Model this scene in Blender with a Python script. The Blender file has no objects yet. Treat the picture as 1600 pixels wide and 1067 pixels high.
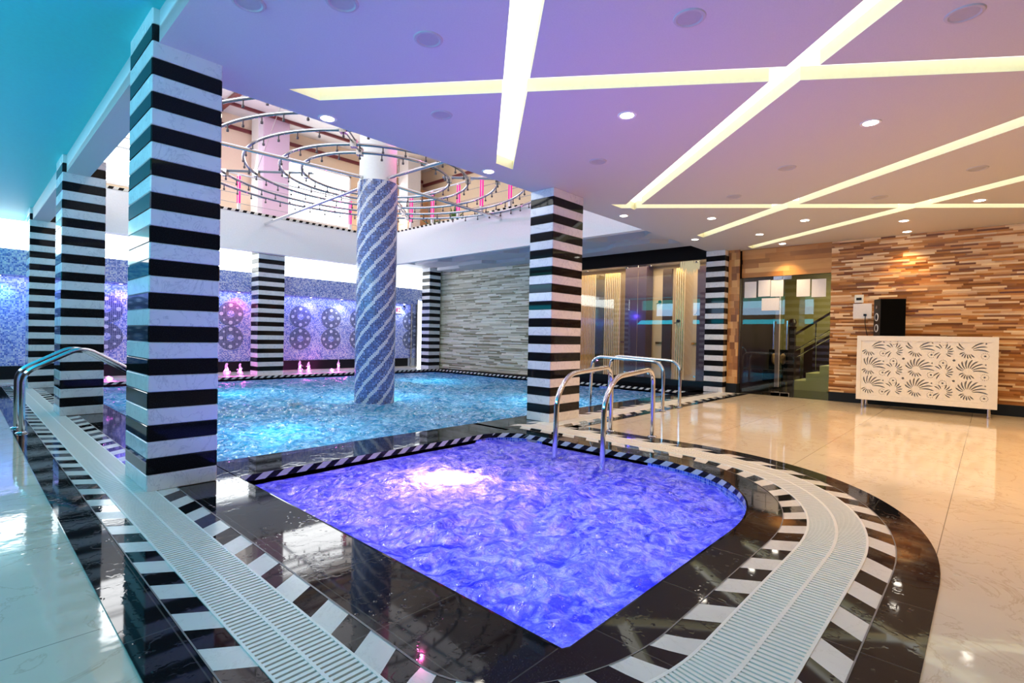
import bpy, bmesh, math, random
import numpy as np
from mathutils import Vector, Matrix, noise
random.seed(7)
SC = bpy.context.scene
COL = SC.collection
PI = math.pi

# ------------------------------------------------------------------ camera
yaw, pit, rol, FPX = 0.7479, -0.0086, 0.0195, 804.74
fw = Vector((math.cos(yaw)*math.cos(pit), math.sin(yaw)*math.cos(pit), math.sin(pit)))
rt = Vector((math.sin(yaw), -math.cos(yaw), 0)); up = rt.cross(fw)
r2 = rt*math.cos(rol) + up*math.sin(rol); u2 = -rt*math.sin(rol) + up*math.cos(rol)
cam = bpy.data.objects.new('camera', bpy.data.cameras.new('camera')); COL.objects.link(cam)
cam.matrix_world = Matrix(((r2.x, u2.x, -fw.x, 0), (r2.y, u2.y, -fw.y, 0), (r2.z, u2.z, -fw.z, 1.2), (0, 0, 0, 1)))
cam.data.sensor_width = 36; cam.data.lens = FPX/1600*36
cam.data.clip_start = 0.05; cam.data.clip_end = 200
SC.camera = cam

# ------------------------------------------------------------------ world, exposure
w = bpy.data.worlds.new('world'); SC.world = w; w.use_nodes = True
w.node_tree.nodes['Background'].inputs[0].default_value = (0.55, 0.62, 0.8, 1)
w.node_tree.nodes['Background'].inputs[1].default_value = 0.3
SC.view_settings.view_transform = 'Standard'; SC.view_settings.look = 'None'
SC.view_settings.exposure = 0.0; SC.view_settings.gamma = 1
SC.cycles.use_denoising = True
SC.cycles.max_bounces = 8; SC.cycles.diffuse_bounces = 4; SC.cycles.glossy_bounces = 5
SC.cycles.transmission_bounces = 4; SC.cycles.transparent_max_bounces = 12
SC.cycles.caustics_reflective = False; SC.cycles.caustics_refractive = False
SC.cycles.sample_clamp_indirect = 6.0; SC.cycles.sample_clamp_direct = 0

def area(name, loc, direction, sx, sy, power, color, spread=180):
    l = bpy.data.lights.new(name, 'AREA'); l.shape = 'RECTANGLE'; l.size = sx; l.size_y = sy
    l.energy = power; l.color = color; l.spread = math.radians(spread)
    o = bpy.data.objects.new(name, l); COL.objects.link(o); o.location = loc
    o.rotation_euler = Vector(direction).to_track_quat('-Z', 'Y').to_euler()
    if name.endswith('_glow') or name == 'lounge_fill': o.visible_glossy = False   # soft bounce only, not a mirrored panel
    return o
def point(name, loc, power, color, r=0.05):
    l = bpy.data.lights.new(name, 'POINT'); l.energy = power; l.color = color; l.shadow_soft_size = r
    o = bpy.data.objects.new(name, l); COL.objects.link(o); o.location = loc
    return o
def spot(name, loc, direction, power, color, ang=70, blend=0.6, r=0.04):
    l = bpy.data.lights.new(name, 'SPOT'); l.energy = power; l.color = color; l.shadow_soft_size = r
    l.spot_size = math.radians(ang); l.spot_blend = blend
    o = bpy.data.objects.new(name, l); COL.objects.link(o); o.location = loc
    o.rotation_euler = Vector(direction).to_track_quat('-Z', 'Y').to_euler()
    return o
# daylight from the glazed roof and windows of the atrium
area('atrium_daylight', (5.4, 9.6, 7.3), (0, 0, -1), 8, 9, 215, (0.93, 0.95, 1.0))
area('atrium_window_light', (6.5, 16.2, 5.8), (0, -1, -0.45), 9, 2, 110, (0.95, 0.97, 1.0))
area('atrium_side_light', (-0.2, 9.5, 5.6), (1, 0, -0.25), 8, 1.6, 260, (0.95, 0.97, 1.0))
# clerestory daylight over the mosaic wall
area('clerestory_light', (4.5, 15.6, 3.2), (0, -1, -0.5), 13, 0.5, 45, (0.93, 0.98, 1.0))
area('cornice_fill', (4.6, 15.56, 2.31), (0, 0.1, -1), 13.5, 0.1, 75, (0.38, 0.42, 1.0))  # added blue-violet fill that brightens the mosaic wall, no fixture behind it
# teal light of the tinted strip window on the left
area('teal_window_light', (-2.4, 6, 2.9), (1, 0.0, 0.05), 16, 0.7, 190, (0.40, 0.66, 1.0), 150)
area('teal_ceiling_fill', (-2.2, 6.5, 2.2), (0.55, 0, 1), 17, 0.5, 165, (0.0, 0.68, 0.95))  # added upward fill that turns the left ceiling teal, no cove built
# added area lights over the water, standing in for the pool glow
area('blue_water_glow', (2.3, 3.0, 0.02), (0, 0, 1), 1.2, 2.6, 38, (0.03, 0.16, 1.0))
area('violet_water_glow', (3.9, 2.4, 0.02), (0, 0, 1), 1.4, 2.0, 30, (0.85, 0.12, 0.80))
area('blue_pool_glow', (5.6, 8.0, 0.04), (0, 0, 1), 6.5, 5, 26, (0.05, 0.25, 1.0))
# warm fill added under the ceiling in place of the lounge bounce
area('lounge_fill', (8.6, 0.2, 3.2), (0.15, 0, -1), 6.5, 6, 190, (1.0, 0.58, 0.25))

# ------------------------------------------------------------------ material kit
class NT:
    def __init__(s, name):
        s.m = bpy.data.materials.new(name); s.m.use_nodes = True
        s.t = s.m.node_tree; s.n = s.t.nodes; s.l = s.t.links
        s.n.clear(); s.out = s.n.new('ShaderNodeOutputMaterial')
    def new(s, kind, **kw):
        nd = s.n.new('ShaderNode'+kind)
        ins = kw.pop('i', {})
        for k, v in kw.items(): setattr(nd, k, v)
        for k, v in ins.items(): s.set(nd, k, v)
        return nd
    def set(s, nd, k, v):
        if isinstance(v, bpy.types.NodeSocket): s.l.new(v, nd.inputs[k])
        elif isinstance(v, bpy.types.Node): s.l.new(v.outputs[0], nd.inputs[k])
        else:
            if isinstance(v, tuple) and len(v) == 3 and nd.inputs[k].type == 'RGBA': v = v+(1,)
            nd.inputs[k].default_value = v
    def math(s, op, a, b=None, c=None):
        nd = s.n.new('ShaderNodeMath'); nd.operation = op
        s.set(nd, 0, a)
        if b is not None: s.set(nd, 1, b)
        if c is not None: s.set(nd, 2, c)
        return nd.outputs[0]
    def vmath(s, op, a, b=None, scale=None):
        nd = s.n.new('ShaderNodeVectorMath'); nd.operation = op
        s.set(nd, 0, a)
        if b is not None: s.set(nd, 1, b)
        if scale is not None: s.set(nd, 'Scale', scale)
        return nd.outputs[0]
    def ramp(s, fac, stops, interp='LINEAR'):
        nd = s.n.new('ShaderNodeValToRGB'); s.set(nd, 0, fac); cr = nd.color_ramp; cr.interpolation = interp
        while len(cr.elements) < len(stops): cr.elements.new(0.5)
        for e, (p, c) in zip(cr.elements, stops):
            e.position = p; e.color = c if len(c) == 4 else c+(1,)
        return nd.outputs[0]
    def mix(s, fac, a, b, blend='MIX'):
        nd = s.n.new('ShaderNodeMix'); nd.data_type = 'RGBA'; nd.blend_type = blend
        s.set(nd, 0, fac)
        s.set(nd, 6, a); s.set(nd, 7, b)
        return nd.outputs[2]
    def obj(s): return s.new('TexCoord').outputs['Object']
    def uv(s): return s.new('TexCoord').outputs['UV']
    def noise(s, vec, scale, detail=3, rough=0.5, dist=0.0):
        return s.new('TexNoise', i={'Vector': vec, 'Scale': scale, 'Detail': detail, 'Roughness': rough, 'Distortion': dist})
    def bump(s, h, strength=0.2, dist=0.01, normal=None):
        nd = s.new('Bump', i={'Height': h, 'Strength': strength, 'Distance': dist})
        if normal is not None: s.set(nd, 'Normal', normal)
        return nd.outputs[0]
    def pbr(s, **kw):
        nd = s.n.new('ShaderNodeBsdfPrincipled')
        for k, v in kw.items(): s.set(nd, k.replace('_', ' '), v)
        s.l.new(nd.outputs[0], s.out.inputs[0]); return nd
    def done(s, shader): s.l.new(shader if isinstance(shader, bpy.types.NodeSocket) else shader.outputs[0], s.out.inputs[0]); return s.m

def plain(name, col, rough=0.5, metal=0.0, bump=0.0, scale=30, spec=0.5, coat=0.0):
    k = NT(name); c = k.noise(k.obj(), scale, 3)
    v = k.mix(c.outputs[0], tuple(x*0.93 for x in col)+(1,), tuple(min(1, x*1.05) for x in col)+(1,))
    p = k.pbr(Base_Color=v, Roughness=rough, Metallic=metal)
    p.inputs['Specular IOR Level'].default_value = spec
    p.inputs['Coat Weight'].default_value = coat; p.inputs['Coat Roughness'].default_value = 0.03
    if bump: k.set(p, 'Normal', k.bump(c.outputs[0], bump, 0.01))
    return k.m
def glow(name, col, strength):
    k = NT(name); e = k.new('Emission', i={'Color': col, 'Strength': strength}); k.done(e); return k.m
def clear_glass(name, tint=(0.9, 0.93, 0.92), ior=1.5):
    k = NT(name); f = k.new('Fresnel', i={'IOR': ior}); t = k.new('BsdfTransparent', i={'Color': tint})
    g = k.new('BsdfGlossy', i={'Color': (1, 1, 1), 'Roughness': 0.0})
    m = k.new('MixShader', i={0: f, 1: t, 2: g}); return k.done(m)

M = {}
M['ceiling'] = plain('ceiling_paint', (0.66, 0.66, 0.66), 0.55, bump=0.02, scale=90)
M['white_paint'] = plain('white_paint', (0.82, 0.82, 0.82), 0.5)
M['cream_paint'] = plain('cream_paint', (0.80, 0.66, 0.48), 0.6)
M['pink_paint'] = plain('lilac_paint', (0.72, 0.55, 0.68), 0.5)
M['orange_paint'] = plain('orange_paint', (0.85, 0.52, 0.28), 0.6)
M['maroon'] = plain('maroon_trim', (0.16, 0.03, 0.035), 0.4)
M['chrome'] = plain('polished_steel', (0.78, 0.78, 0.80), 0.10, metal=1.0)
M['steel'] = plain('brushed_steel', (0.5, 0.48, 0.5), 0.25, metal=1.0)
M['ring_steel'] = plain('ring_steel', (0.50, 0.47, 0.50), 0.14, metal=1.0)
M['black'] = plain('black_lacquer', (0.010, 0.010, 0.010), 0.4, spec=0.2)
M['header'] = plain('dark_brown_fascia', (0.012, 0.007, 0.006), 0.6, spec=0.12)
M['cloth'] = plain('speaker_cloth', (0.003, 0.003, 0.003), 0.95, bump=0.4, scale=400, spec=0.05)
M['lamp'] = glow('lamp_lens', (1.0, 0.92, 0.78), 22)
M['strip'] = glow('led_diffuser', (1.0, 0.97, 0.84), 2.2)
M['strip_wall'] = plain('trough_light_tint', (0.90, 0.88, 0.62), 0.5)
M['skywin'] = glow('daylight_pane', (0.93, 0.98, 1.0), 4.5)
M['winup'] = glow('upper_window_pane', (0.98, 0.99, 1.0), 6.0)
M['tealwin'] = glow('teal_window_pane', (0.03, 0.80, 0.74), 2.0)
M['glass'] = clear_glass('clear_glass')
M['smoked'] = clear_glass('smoked_glass', (0.75, 0.75, 0.68), 1.45)
M['paper'] = plain('paper', (0.82, 0.80, 0.80), 0.7)
M['plastic'] = plain('cream_plastic', (0.86, 0.84, 0.74), 0.3)
M['lacquer'] = plain('white_lacquer', (0.78, 0.74, 0.66), 0.3)
M['leaf'] = plain('leaf', (0.08, 0.18, 0.03), 0.5)
M['magenta'] = glow('magenta_led', (1.0, 0.02, 0.28), 1.6)
M['dark_wood'] = plain('dark_wood', (0.03, 0.012, 0.012), 0.3)
M['greenwall'] = plain('olive_paint', (0.36, 0.31, 0.13), 0.6)
M['lilac_dark'] = plain('dark_plum_panel', (0.05, 0.03, 0.07), 0.35)
M['brass'] = plain('brass', (0.75, 0.50, 0.20), 0.2, metal=1)

def marble(name, base, vein, grout=True, rough=0.05, scale=1.0, size=1.3):
    k = NT(name); o = k.obj()
    n1 = k.noise(o, 0.9*scale, 6, 0.6, 1.2); n2 = k.noise(o, 6*scale, 5, 0.6, 2.0)
    v = k.new('TexNoise', i={'Vector': o, 'Scale': 1.7*scale, 'Detail': 8, 'Roughness': 0.62, 'Distortion': 1.6})
    line = k.math('ABSOLUTE', k.math('SUBTRACT', v.outputs[0], 0.5))
    lf = k.ramp(line, [(0.0, (1, 1, 1)), (0.016, (0, 0, 0))])
    c = k.mix(n1.outputs[0], tuple(x*0.86 for x in base)+(1,), tuple(min(1, x*1.08) for x in base)+(1,))
    c = k.mix(k.math('MULTIPLY', lf, k.math('MULTIPLY', n2.outputs[0], 0.9)), c, vein+(1,))
    if grout:
        b = k.new('TexBrick', i={'Vector': o, 'Color1': (0, 0, 0, 1), 'Color2': (0, 0, 0, 1), 'Mortar': (1, 1, 1, 1), 'Scale': 1.0,
            'Mortar Size': 0.0025, 'Brick Width': 60.0, 'Row Height': 1.2}); b.offset = 0.0
        k.set(b, 'Vector', k.vmath('ADD', o, (30.3, -0.2+120, 0)))
        c = k.mix(b.outputs[0], c, tuple(x*0.35 for x in base)+(1,))
    wet = k.noise(o, 2.2, 4, 0.6)
    r = k.ramp(wet.outputs[0], [(0.4, (rough,)*3), (0.7, (rough*2.6,)*3)])
    p = k.pbr(Base_Color=c, Roughness=r)
    p.inputs['Specular IOR Level'].default_value = 0.9 if grout else 0.6
    if grout:
        dv = k.new('TexVoronoi', i={'Vector': o, 'Scale': 11.0}); dd = k.ramp(dv.outputs['Distance'], [(0.10, (1, 1, 1)), (0.2, (0, 0, 0))])
        msk = k.ramp(k.noise(o, 1.6, 3).outputs[0], [(0.52, (0, 0, 0)), (0.6, (1, 1, 1))])
        k.set(p, 'Normal', k.bump(k.math('MULTIPLY', dd, msk), 0.35, 0.01, k.bump(wet.outputs[0], 0.04, 0.05)))
    return k.m
M['marble'] = marble('cream_marble', (0.76, 0.655, 0.49), (0.50, 0.36, 0.22), rough=0.035)
M['white_marble'] = marble('white_marble', (0.80, 0.79, 0.78), (0.35, 0.36, 0.40), grout=False, rough=0.12, scale=2.2)
M['white_tile'] = marble('white_tile', (0.74, 0.72, 0.64), (0.55, 0.52, 0.45), grout=False, rough=0.12, scale=3)

def granite(name, wet=True, tile=None):
    k = NT(name); o = k.obj()
    n = k.noise(o, 160, 2)
    c = k.ramp(n.outputs[0], [(0.5, (0.006, 0.006, 0.007)), (0.72, (0.02, 0.02, 0.022))])
    p = k.pbr(Roughness=0.04)
    if tile:
        b = k.new('TexBrick', i={'Vector': o, 'Color1': (0, 0, 0, 1), 'Color2': (0, 0, 0, 1), 'Mortar': (1, 1, 1, 1), 'Scale': 1.0,
            'Mortar Size': 0.003, 'Brick Width': tile, 'Row Height': tile}); b.offset = 0.0
        c = k.mix(b.outputs[0], c, (0.06, 0.055, 0.05, 1))
    k.set(p, 'Base Color', c)
    p.inputs['Specular IOR Level'].default_value = 0.24 if wet else 0.18
    if wet:
        dv = k.new('TexVoronoi', i={'Vector': o, 'Scale': 26.0, 'Randomness': 1.0})
        dd = k.ramp(dv.outputs['Distance'], [(0.12, (1, 1, 1)), (0.26, (0, 0, 0))])
        msk = k.ramp(k.noise(o, 2.4, 3).outputs[0], [(0.56, (0, 0, 0)), (0.62, (1, 1, 1))])
        pud = k.ramp(k.noise(o, 5.5, 4, 0.55).outputs[0], [(0.49, (0, 0, 0)), (0.53, (1, 1, 1))])
        h = k.math('ADD', k.math('MULTIPLY', dd, msk), k.math('MULTIPLY', pud, 0.10))
        k.set(p, 'Normal', k.bump(h, 0.22, 0.004, k.bump(k.noise(o, 2.0, 1).outputs[0], 0.03, 0.02)))
    return k.m
M['granite'] = granite('wet_black_granite', True, 0.6)
M['black_marble'] = granite('black_marble', False)

def mosaic(name, size, stops, swirl=0.0, spiral=False):
    k = NT(name); uv = k.uv()
    sn = k.vmath('SNAP', uv, (size, size, size))
    wn = k.new('TexWhiteNoise', noise_dimensions='3D', i={'Vector': sn})
    fac = wn.outputs[0]
    if swirl:
        d = k.noise(sn, 1.7, 3, 0.6, 3.5)
        fac = k.math('ADD', k.math('MULTIPLY', fac, 1-swirl), k.math('MULTIPLY', k.ramp(d.outputs[0], [(0.35, (0, 0, 0)), (0.65, (1, 1, 1))]), swirl))
    c = k.ramp(fac, stops, 'LINEAR')
    sep = k.new('SeparateXYZ', i={0: uv}); ss = k.new('SeparateXYZ', i={0: sn})
    if spiral:   # pale bands climbing round the shaft
        ph = k.math('FRACT', k.math('SUBTRACT', k.math('DIVIDE', ss.outputs[1], 0.345), k.math('MULTIPLY', ss.outputs[0], 8/2.388)))
        band = k.math('LESS_THAN', ph, 0.27)
        pale = k.ramp(wn.outputs[0], [(0, (0.62, 0.64, 0.72)), (1, (0.80, 0.80, 0.84))])
        c = k.mix(band, c, pale)
    fx = k.math('FRACT', k.math('DIVIDE', sep.outputs[0], size)); fy = k.math('FRACT', k.math('DIVIDE', sep.outputs[1], size))
    gx = k.math('LESS_THAN', fx, 0.16); gy = k.math('LESS_THAN', fy, 0.16); g = k.math('MAXIMUM', gx, gy)
    c = k.mix(k.math('MULTIPLY', g, 0.7), c, (0.6, 0.63, 0.72, 1))
    p = k.pbr(Base_Color=c, Roughness=k.math('ADD', 0.12, k.math('MULTIPLY', g, 0.5)))
    k.set(p, 'Normal', k.bump(k.math('SUBTRACT', 1, g), 0.2, 0.003))
    return k.m
M['mosaic'] = mosaic('blue_glass_mosaic', 0.028, [(0.0, (0.03, 0.06, 0.42)), (0.3, (0.14, 0.24, 0.72)), (0.55, (0.48, 0.54, 0.88)), (0.85, (0.85, 0.87, 0.95))], 0.25)
M['mosaic_col'] = mosaic('blue_column_mosaic', 0.03, [(0.0, (0.003, 0.015, 0.13)), (0.5, (0.01, 0.06, 0.30)), (0.85, (0.05, 0.15, 0.50)), (1.0, (0.25, 0.35, 0.7))], 0, True)
M['mosaic_pool'] = mosaic('pool_basin_mosaic', 0.03, [(0.0, (0.03, 0.06, 0.45)), (0.6, (0.08, 0.16, 0.75)), (1.0, (0.3, 0.4, 0.8))], 0)
M['medal_dark'] = mosaic('grey_blue_mosaic', 0.04, [(0.0, (0.03, 0.05, 0.14)), (1.0, (0.12, 0.15, 0.30))], 0)
M['medal_light'] = mosaic('pearl_mosaic', 0.04, [(0.0, (0.62, 0.68, 0.82)), (1.0, (0.85, 0.87, 0.95))], 0)

def strips_mat(name, dark, mid, light):
    k = NT(name); a = k.new('Attribute', attribute_name='tint')
    f = a.outputs['Fac']
    uvn = k.vmath('MULTIPLY', k.obj(), (1.0, 1.2, 9.0))
    n = k.noise(uvn, 3.0, 5, 0.6, 0.4)
    c = k.ramp(k.math('ADD', k.math('MULTIPLY', f, 0.85), k.math('MULTIPLY', n.outputs[0], 0.25)), [(0.15, dark), (0.5, mid), (0.95, light)])
    p = k.pbr(Base_Color=c, Roughness=0.42); k.set(p, 'Normal', k.bump(n.outputs[0], 0.15, 0.01)); return k.m
M['wood_strips'] = strips_mat('split_wood_tile', (0.20, 0.06, 0.012), (0.58, 0.25, 0.055), (0.92, 0.70, 0.42))
M['wood_smooth'] = strips_mat('honey_wood_tile', (0.24, 0.085, 0.015), (0.50, 0.21, 0.045), (0.72, 0.40, 0.14))
M['stone_strips'] = strips_mat('split_grey_stone', (0.24, 0.22, 0.11), (0.64, 0.60, 0.43), (0.90, 0.87, 0.70))

def water(name, deep, glowc, foam_glint, trans=0.6, fs=3.5, foam_glint_amt=0.8):
    k = NT(name); o = k.obj()
    w1 = k.noise(o, 4.5, 5, 0.62, 1.6); w2 = k.noise(o, 13.0, 4, 0.62, 1.2)
    h = k.math('ADD', w1.outputs[0], k.math('MULTIPLY', w2.outputs[0], 0.45))
    nrm = k.bump(h, 1.0, 0.17)
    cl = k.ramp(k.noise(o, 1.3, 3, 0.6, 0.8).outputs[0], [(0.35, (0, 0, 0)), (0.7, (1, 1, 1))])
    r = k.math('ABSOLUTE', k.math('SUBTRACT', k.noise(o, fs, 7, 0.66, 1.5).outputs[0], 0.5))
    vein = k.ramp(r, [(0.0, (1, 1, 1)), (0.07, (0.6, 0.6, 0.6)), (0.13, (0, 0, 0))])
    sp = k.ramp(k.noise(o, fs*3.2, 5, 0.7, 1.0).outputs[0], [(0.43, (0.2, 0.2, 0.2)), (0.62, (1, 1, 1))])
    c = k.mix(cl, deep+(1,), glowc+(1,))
    c = k.mix(k.math('MULTIPLY', k.math('MULTIPLY', vein, sp), foam_glint_amt), c, foam_glint+(1,))  # white streaks are foam and window glints painted into the water colour
    d = k.new('BsdfDiffuse', i={'Color': c, 'Normal': nrm}); t = k.new('BsdfTranslucent', i={'Color': c, 'Normal': nrm})
    m1 = k.new('MixShader', i={0: trans, 1: d, 2: t})
    g = k.new('BsdfGlossy', i={'Color': (1, 1, 1), 'Roughness': 0.04, 'Normal': nrm})
    f = k.new('Fresnel', i={'IOR': 1.42, 'Normal': nrm})
    m = k.new('MixShader', i={0: f, 1: m1, 2: g}); return k.done(m)
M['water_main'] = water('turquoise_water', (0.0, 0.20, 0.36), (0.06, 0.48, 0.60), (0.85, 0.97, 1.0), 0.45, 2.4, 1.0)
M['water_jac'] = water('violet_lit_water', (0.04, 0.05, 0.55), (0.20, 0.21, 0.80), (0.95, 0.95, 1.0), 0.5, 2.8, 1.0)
k = NT('fountain_water'); tr = k.new('BsdfTranslucent', i={'Color': (0.95, 0.9, 0.97)}); di = k.new('BsdfDiffuse', i={'Color': (0.9, 0.8, 0.9)})
gl = k.new('BsdfGlossy', i={'Roughness': 0.1}); m1 = k.new('MixShader', i={0: 0.6, 1: di, 2: tr}); m2 = k.new('MixShader', i={0: 0.15, 1: m1, 2: gl}); M['jet'] = k.done(m2)

# ------------------------------------------------------------------ mesh kit
class MB:
    def __init__(s): s.v = []; s.f = []; s.mi = []; s.uv = []; s.tint = []; s.smooth = False
    def face(s, pts, mi=0, uvs=None, tint=0.5):
        b = len(s.v); s.v += [tuple(p) for p in pts]; s.f.append(tuple(range(b, b+len(pts)))); s.mi.append(mi)
        s.uv.append(uvs); s.tint.append(tint)
    def grid(s, rows, mi=0, closed=False, uvs=None, tint=0.5):
        """rows: list of point lists, joined into one connected sheet"""
        b = len(s.v); n = len(rows[0])
        for r in rows: s.v += [tuple(p) for p in r]
        for i in range(len(rows)-1):
            for j in range(n if closed else n-1):
                j2 = (j+1) % n
                s.f.append((b+i*n+j, b+i*n+j2, b+(i+1)*n+j2, b+(i+1)*n+j))
                s.mi.append(mi(i, j) if callable(mi) else mi); s.tint.append(tint)
                s.uv.append([uvs(i, j), uvs(i, j+1), uvs(i+1, j+1), uvs(i+1, j)] if uvs else None)
        return b
    def box(s, x0, y0, z0, x1, y1, z1, mi=0, tint=0.5, mat=None, bevel=0.0):
        if x1 < x0: x0, x1 = x1, x0
        if y1 < y0: y0, y1 = y1, y0
        if z1 < z0: z0, z1 = z1, z0
        P = [Vector(p) for p in ((x0,y0,z0),(x1,y0,z0),(x1,y1,z0),(x0,y1,z0),(x0,y0,z1),(x1,y0,z1),(x1,y1,z1),(x0,y1,z1))]
        if mat is not None: P = [mat @ p for p in P]
        b = len(s.v); s.v += [tuple(p) for p in P]
        for q in ((0,3,2,1),(4,5,6,7),(0,1,5,4),(1,2,6,5),(2,3,7,6),(3,0,4,7)):
            s.f.append(tuple(b+i for i in q)); s.mi.append(mi); s.tint.append(tint)
            uvs = []
            a, c, d = P[q[0]], P[q[1]], P[q[3]]
            nrm = (c-a).cross(d-a); ax = max(range(3), key=lambda t: abs(nrm[t]))
            for i in q:
                p = P[i]; uvs.append((p.y, p.z) if ax == 0 else (p.x, p.z) if ax == 1 else (p.x, p.y))
            s.uv.append(uvs)
    def prism(s, poly, z0, z1, mi=0, top_mi=None, matrix=None):
        n = len(poly); b = len(s.v)
        P = [Vector((x, y, z0)) for x, y in poly]+[Vector((x, y, z1)) for x, y in poly]
        if matrix is not None: P = [matrix @ p for p in P]
        s.v += [tuple(p) for p in P]
        s.f.append(tuple(b+i for i in reversed(range(n)))); s.mi.append(mi); s.uv.append(None); s.tint.append(.5)
        s.f.append(tuple(b+n+i for i in range(n))); s.mi.append(mi if top_mi is None else top_mi); s.uv.append(None); s.tint.append(.5)
        for i in range(n):
            j = (i+1) % n; s.f.append((b+i, b+j, b+n+j, b+n+i)); s.mi.append(mi); s.uv.append(None); s.tint.append(.5)
    def tube(s, path, r, n=12, closed=False, caps=True):
        path = [Vector(p) for p in path]; m = len(path); b = len(s.v)
        prev = None
        for i, p in enumerate(path):
            if closed: t = (path[(i+1) % m]-path[i-1])
            else: t = path[min(i+1, m-1)]-path[max(i-1, 0)]
            t.normalize()
            if prev is None:
                a = Vector((0, 0, 1)) if abs(t.z) < 0.9 else Vector((1, 0, 0)); u = t.cross(a).normalized()
            else: u = (prev - t*prev.dot(t)).normalized()
            prev = u; v = t.cross(u)
            rr = r[i] if isinstance(r, (list, tuple)) else r
            for k2 in range(n):
                a = 2*PI*k2/n; s.v.append(tuple(p+u*math.cos(a)*rr+v*math.sin(a)*rr))
        for i in range(m if closed else m-1):
            i2 = (i+1) % m
            for k2 in range(n):
                k3 = (k2+1) % n
                s.f.append((b+i*n+k2, b+i*n+k3, b+i2*n+k3, b+i2*n+k2)); s.mi.append(0); s.uv.append(None); s.tint.append(.5)
        if caps and not closed:
            s.f.append(tuple(b+k2 for k2 in reversed(range(n)))); s.mi.append(0); s.uv.append(None); s.tint.append(.5)
            s.f.append(tuple(b+(m-1)*n+k2 for k2 in range(n))); s.mi.append(0); s.uv.append(None); s.tint.append(.5)
    def lathe(s, prof, c=(0, 0, 0), n=32, axis='Z', mi=0, rot=None, cap=True):
        b = len(s.v); c = Vector(c)
        for r, z in prof:
            for k2 in range(n):
                a = 2*PI*k2/n
                p = Vector((r*math.cos(a), r*math.sin(a), z))
                if axis == 'X': p = Vector((z, p.x, p.y))
                if axis == 'Y': p = Vector((p.x, z, p.y))
                if rot is not None: p = rot @ p
                s.v.append(tuple(p+c))
        for i in range(len(prof)-1):
            for k2 in range(n):
                k3 = (k2+1) % n
                s.f.append((b+i*n+k2, b+i*n+k3, b+(i+1)*n+k3, b+(i+1)*n+k2)); s.mi.append(mi); s.uv.append(None); s.tint.append(.5)
        if cap:
            s.f.append(tuple(b+k2 for k2 in reversed(range(n)))); s.mi.append(mi); s.uv.append(None); s.tint.append(.5)
            s.f.append(tuple(b+(len(prof)-1)*n+k2 for k2 in range(n))); s.mi.append(mi); s.uv.append(None); s.tint.append(.5)
    def build(s, name, mats, parent=None, smooth=False, loc=(0, 0, 0), tint=False, fix=True):
        me = bpy.data.meshes.new(name)
        me.from_pydata(s.v, [], s.f); me.update()
        mats = mats if isinstance(mats, (list, tuple)) else [mats]
        for m in mats: me.materials.append(m)
        me.polygons.foreach_set('material_index', s.mi)
        if any(u is not None for u in s.uv):
            ul = me.uv_layers.new(name='UVMap'); d = []
            for f, u in zip(s.f, s.uv):
                for i in range(len(f)):
                    d += list(u[i]) if u else [0, 0]
            ul.data.foreach_set('uv', d)
        if tint:
            at = me.color_attributes.new('tint', 'FLOAT_COLOR', 'CORNER'); d = []
            for f, t in zip(s.f, s.tint):
                d += [t, t, t, 1]*len(f)
            at.data.foreach_set('color', d)
        if smooth: me.polygons.foreach_set('use_smooth', [True]*len(me.polygons))
        if fix:
            bm = bmesh.new(); bm.from_mesh(me); bmesh.ops.recalc_face_normals(bm, faces=bm.faces); bm.to_mesh(me); bm.free()
        if smooth: me.set_sharp_from_angle(angle=math.radians(40))
        o = bpy.data.objects.new(name, me); COL.objects.link(o); o.location = loc
        if parent: o.parent = parent
        return o
def tag(o, label=None, cat=None, group=None, kind=None):
    if label: o['label'] = label
    if cat: o['category'] = cat
    if group: o['group'] = group
    if kind: o['kind'] = kind
    return o
def thing(name, label, cat, loc=(0, 0, 0), rz=0, group=None):
    o = bpy.data.objects.new(name, None); COL.objects.link(o); o.location = loc; o.rotation_euler = (0, 0, rz)
    o.empty_display_size = 0.1
    return tag(o, label, cat, group)
def dup(root, loc, label, rz=None):
    def cp(o, par):
        c = o.copy(); COL.objects.link(c)
        if par is not None: c.parent = par
        for ch in [x for x in bpy.data.objects if x.parent == o]: cp(ch, c)
        return c
    kids = {}
    r = root.copy(); COL.objects.link(r); r.location = loc
    if rz is not None: r.rotation_euler = (0, 0, rz)
    for ch in list(root.children):
        c = ch.copy(); COL.objects.link(c); c.parent = r
        for g in ch.children:
            d = g.copy(); COL.objects.link(d); d.parent = c
    r['label'] = label
    return r
def struct(mb, name, mats, **kw): return tag(mb.build(name, mats, **kw), kind='structure')
def S(name, mats, *box, **kw):
    m = MB(); m.box(*box); return struct(m, name, mats, **kw)

# ------------------------------------------------------------------ levels round the small pool
LX = [1.59, 1.15, 1.02, 0.745, 0.62, 0.44]      # left edge x of each band
LY = [1.17, 0.95, 0.81, 0.48, 0.35, 0.16]       # near edge y
RX = [4.82, 5.04, 5.18, 5.51, 5.64, 5.83]       # right edge x
CEIL = 3.32; YFAR = 14.6; YN = 5.18
def path(k, s0, s1, s2, s3, s4):
    pass
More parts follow.
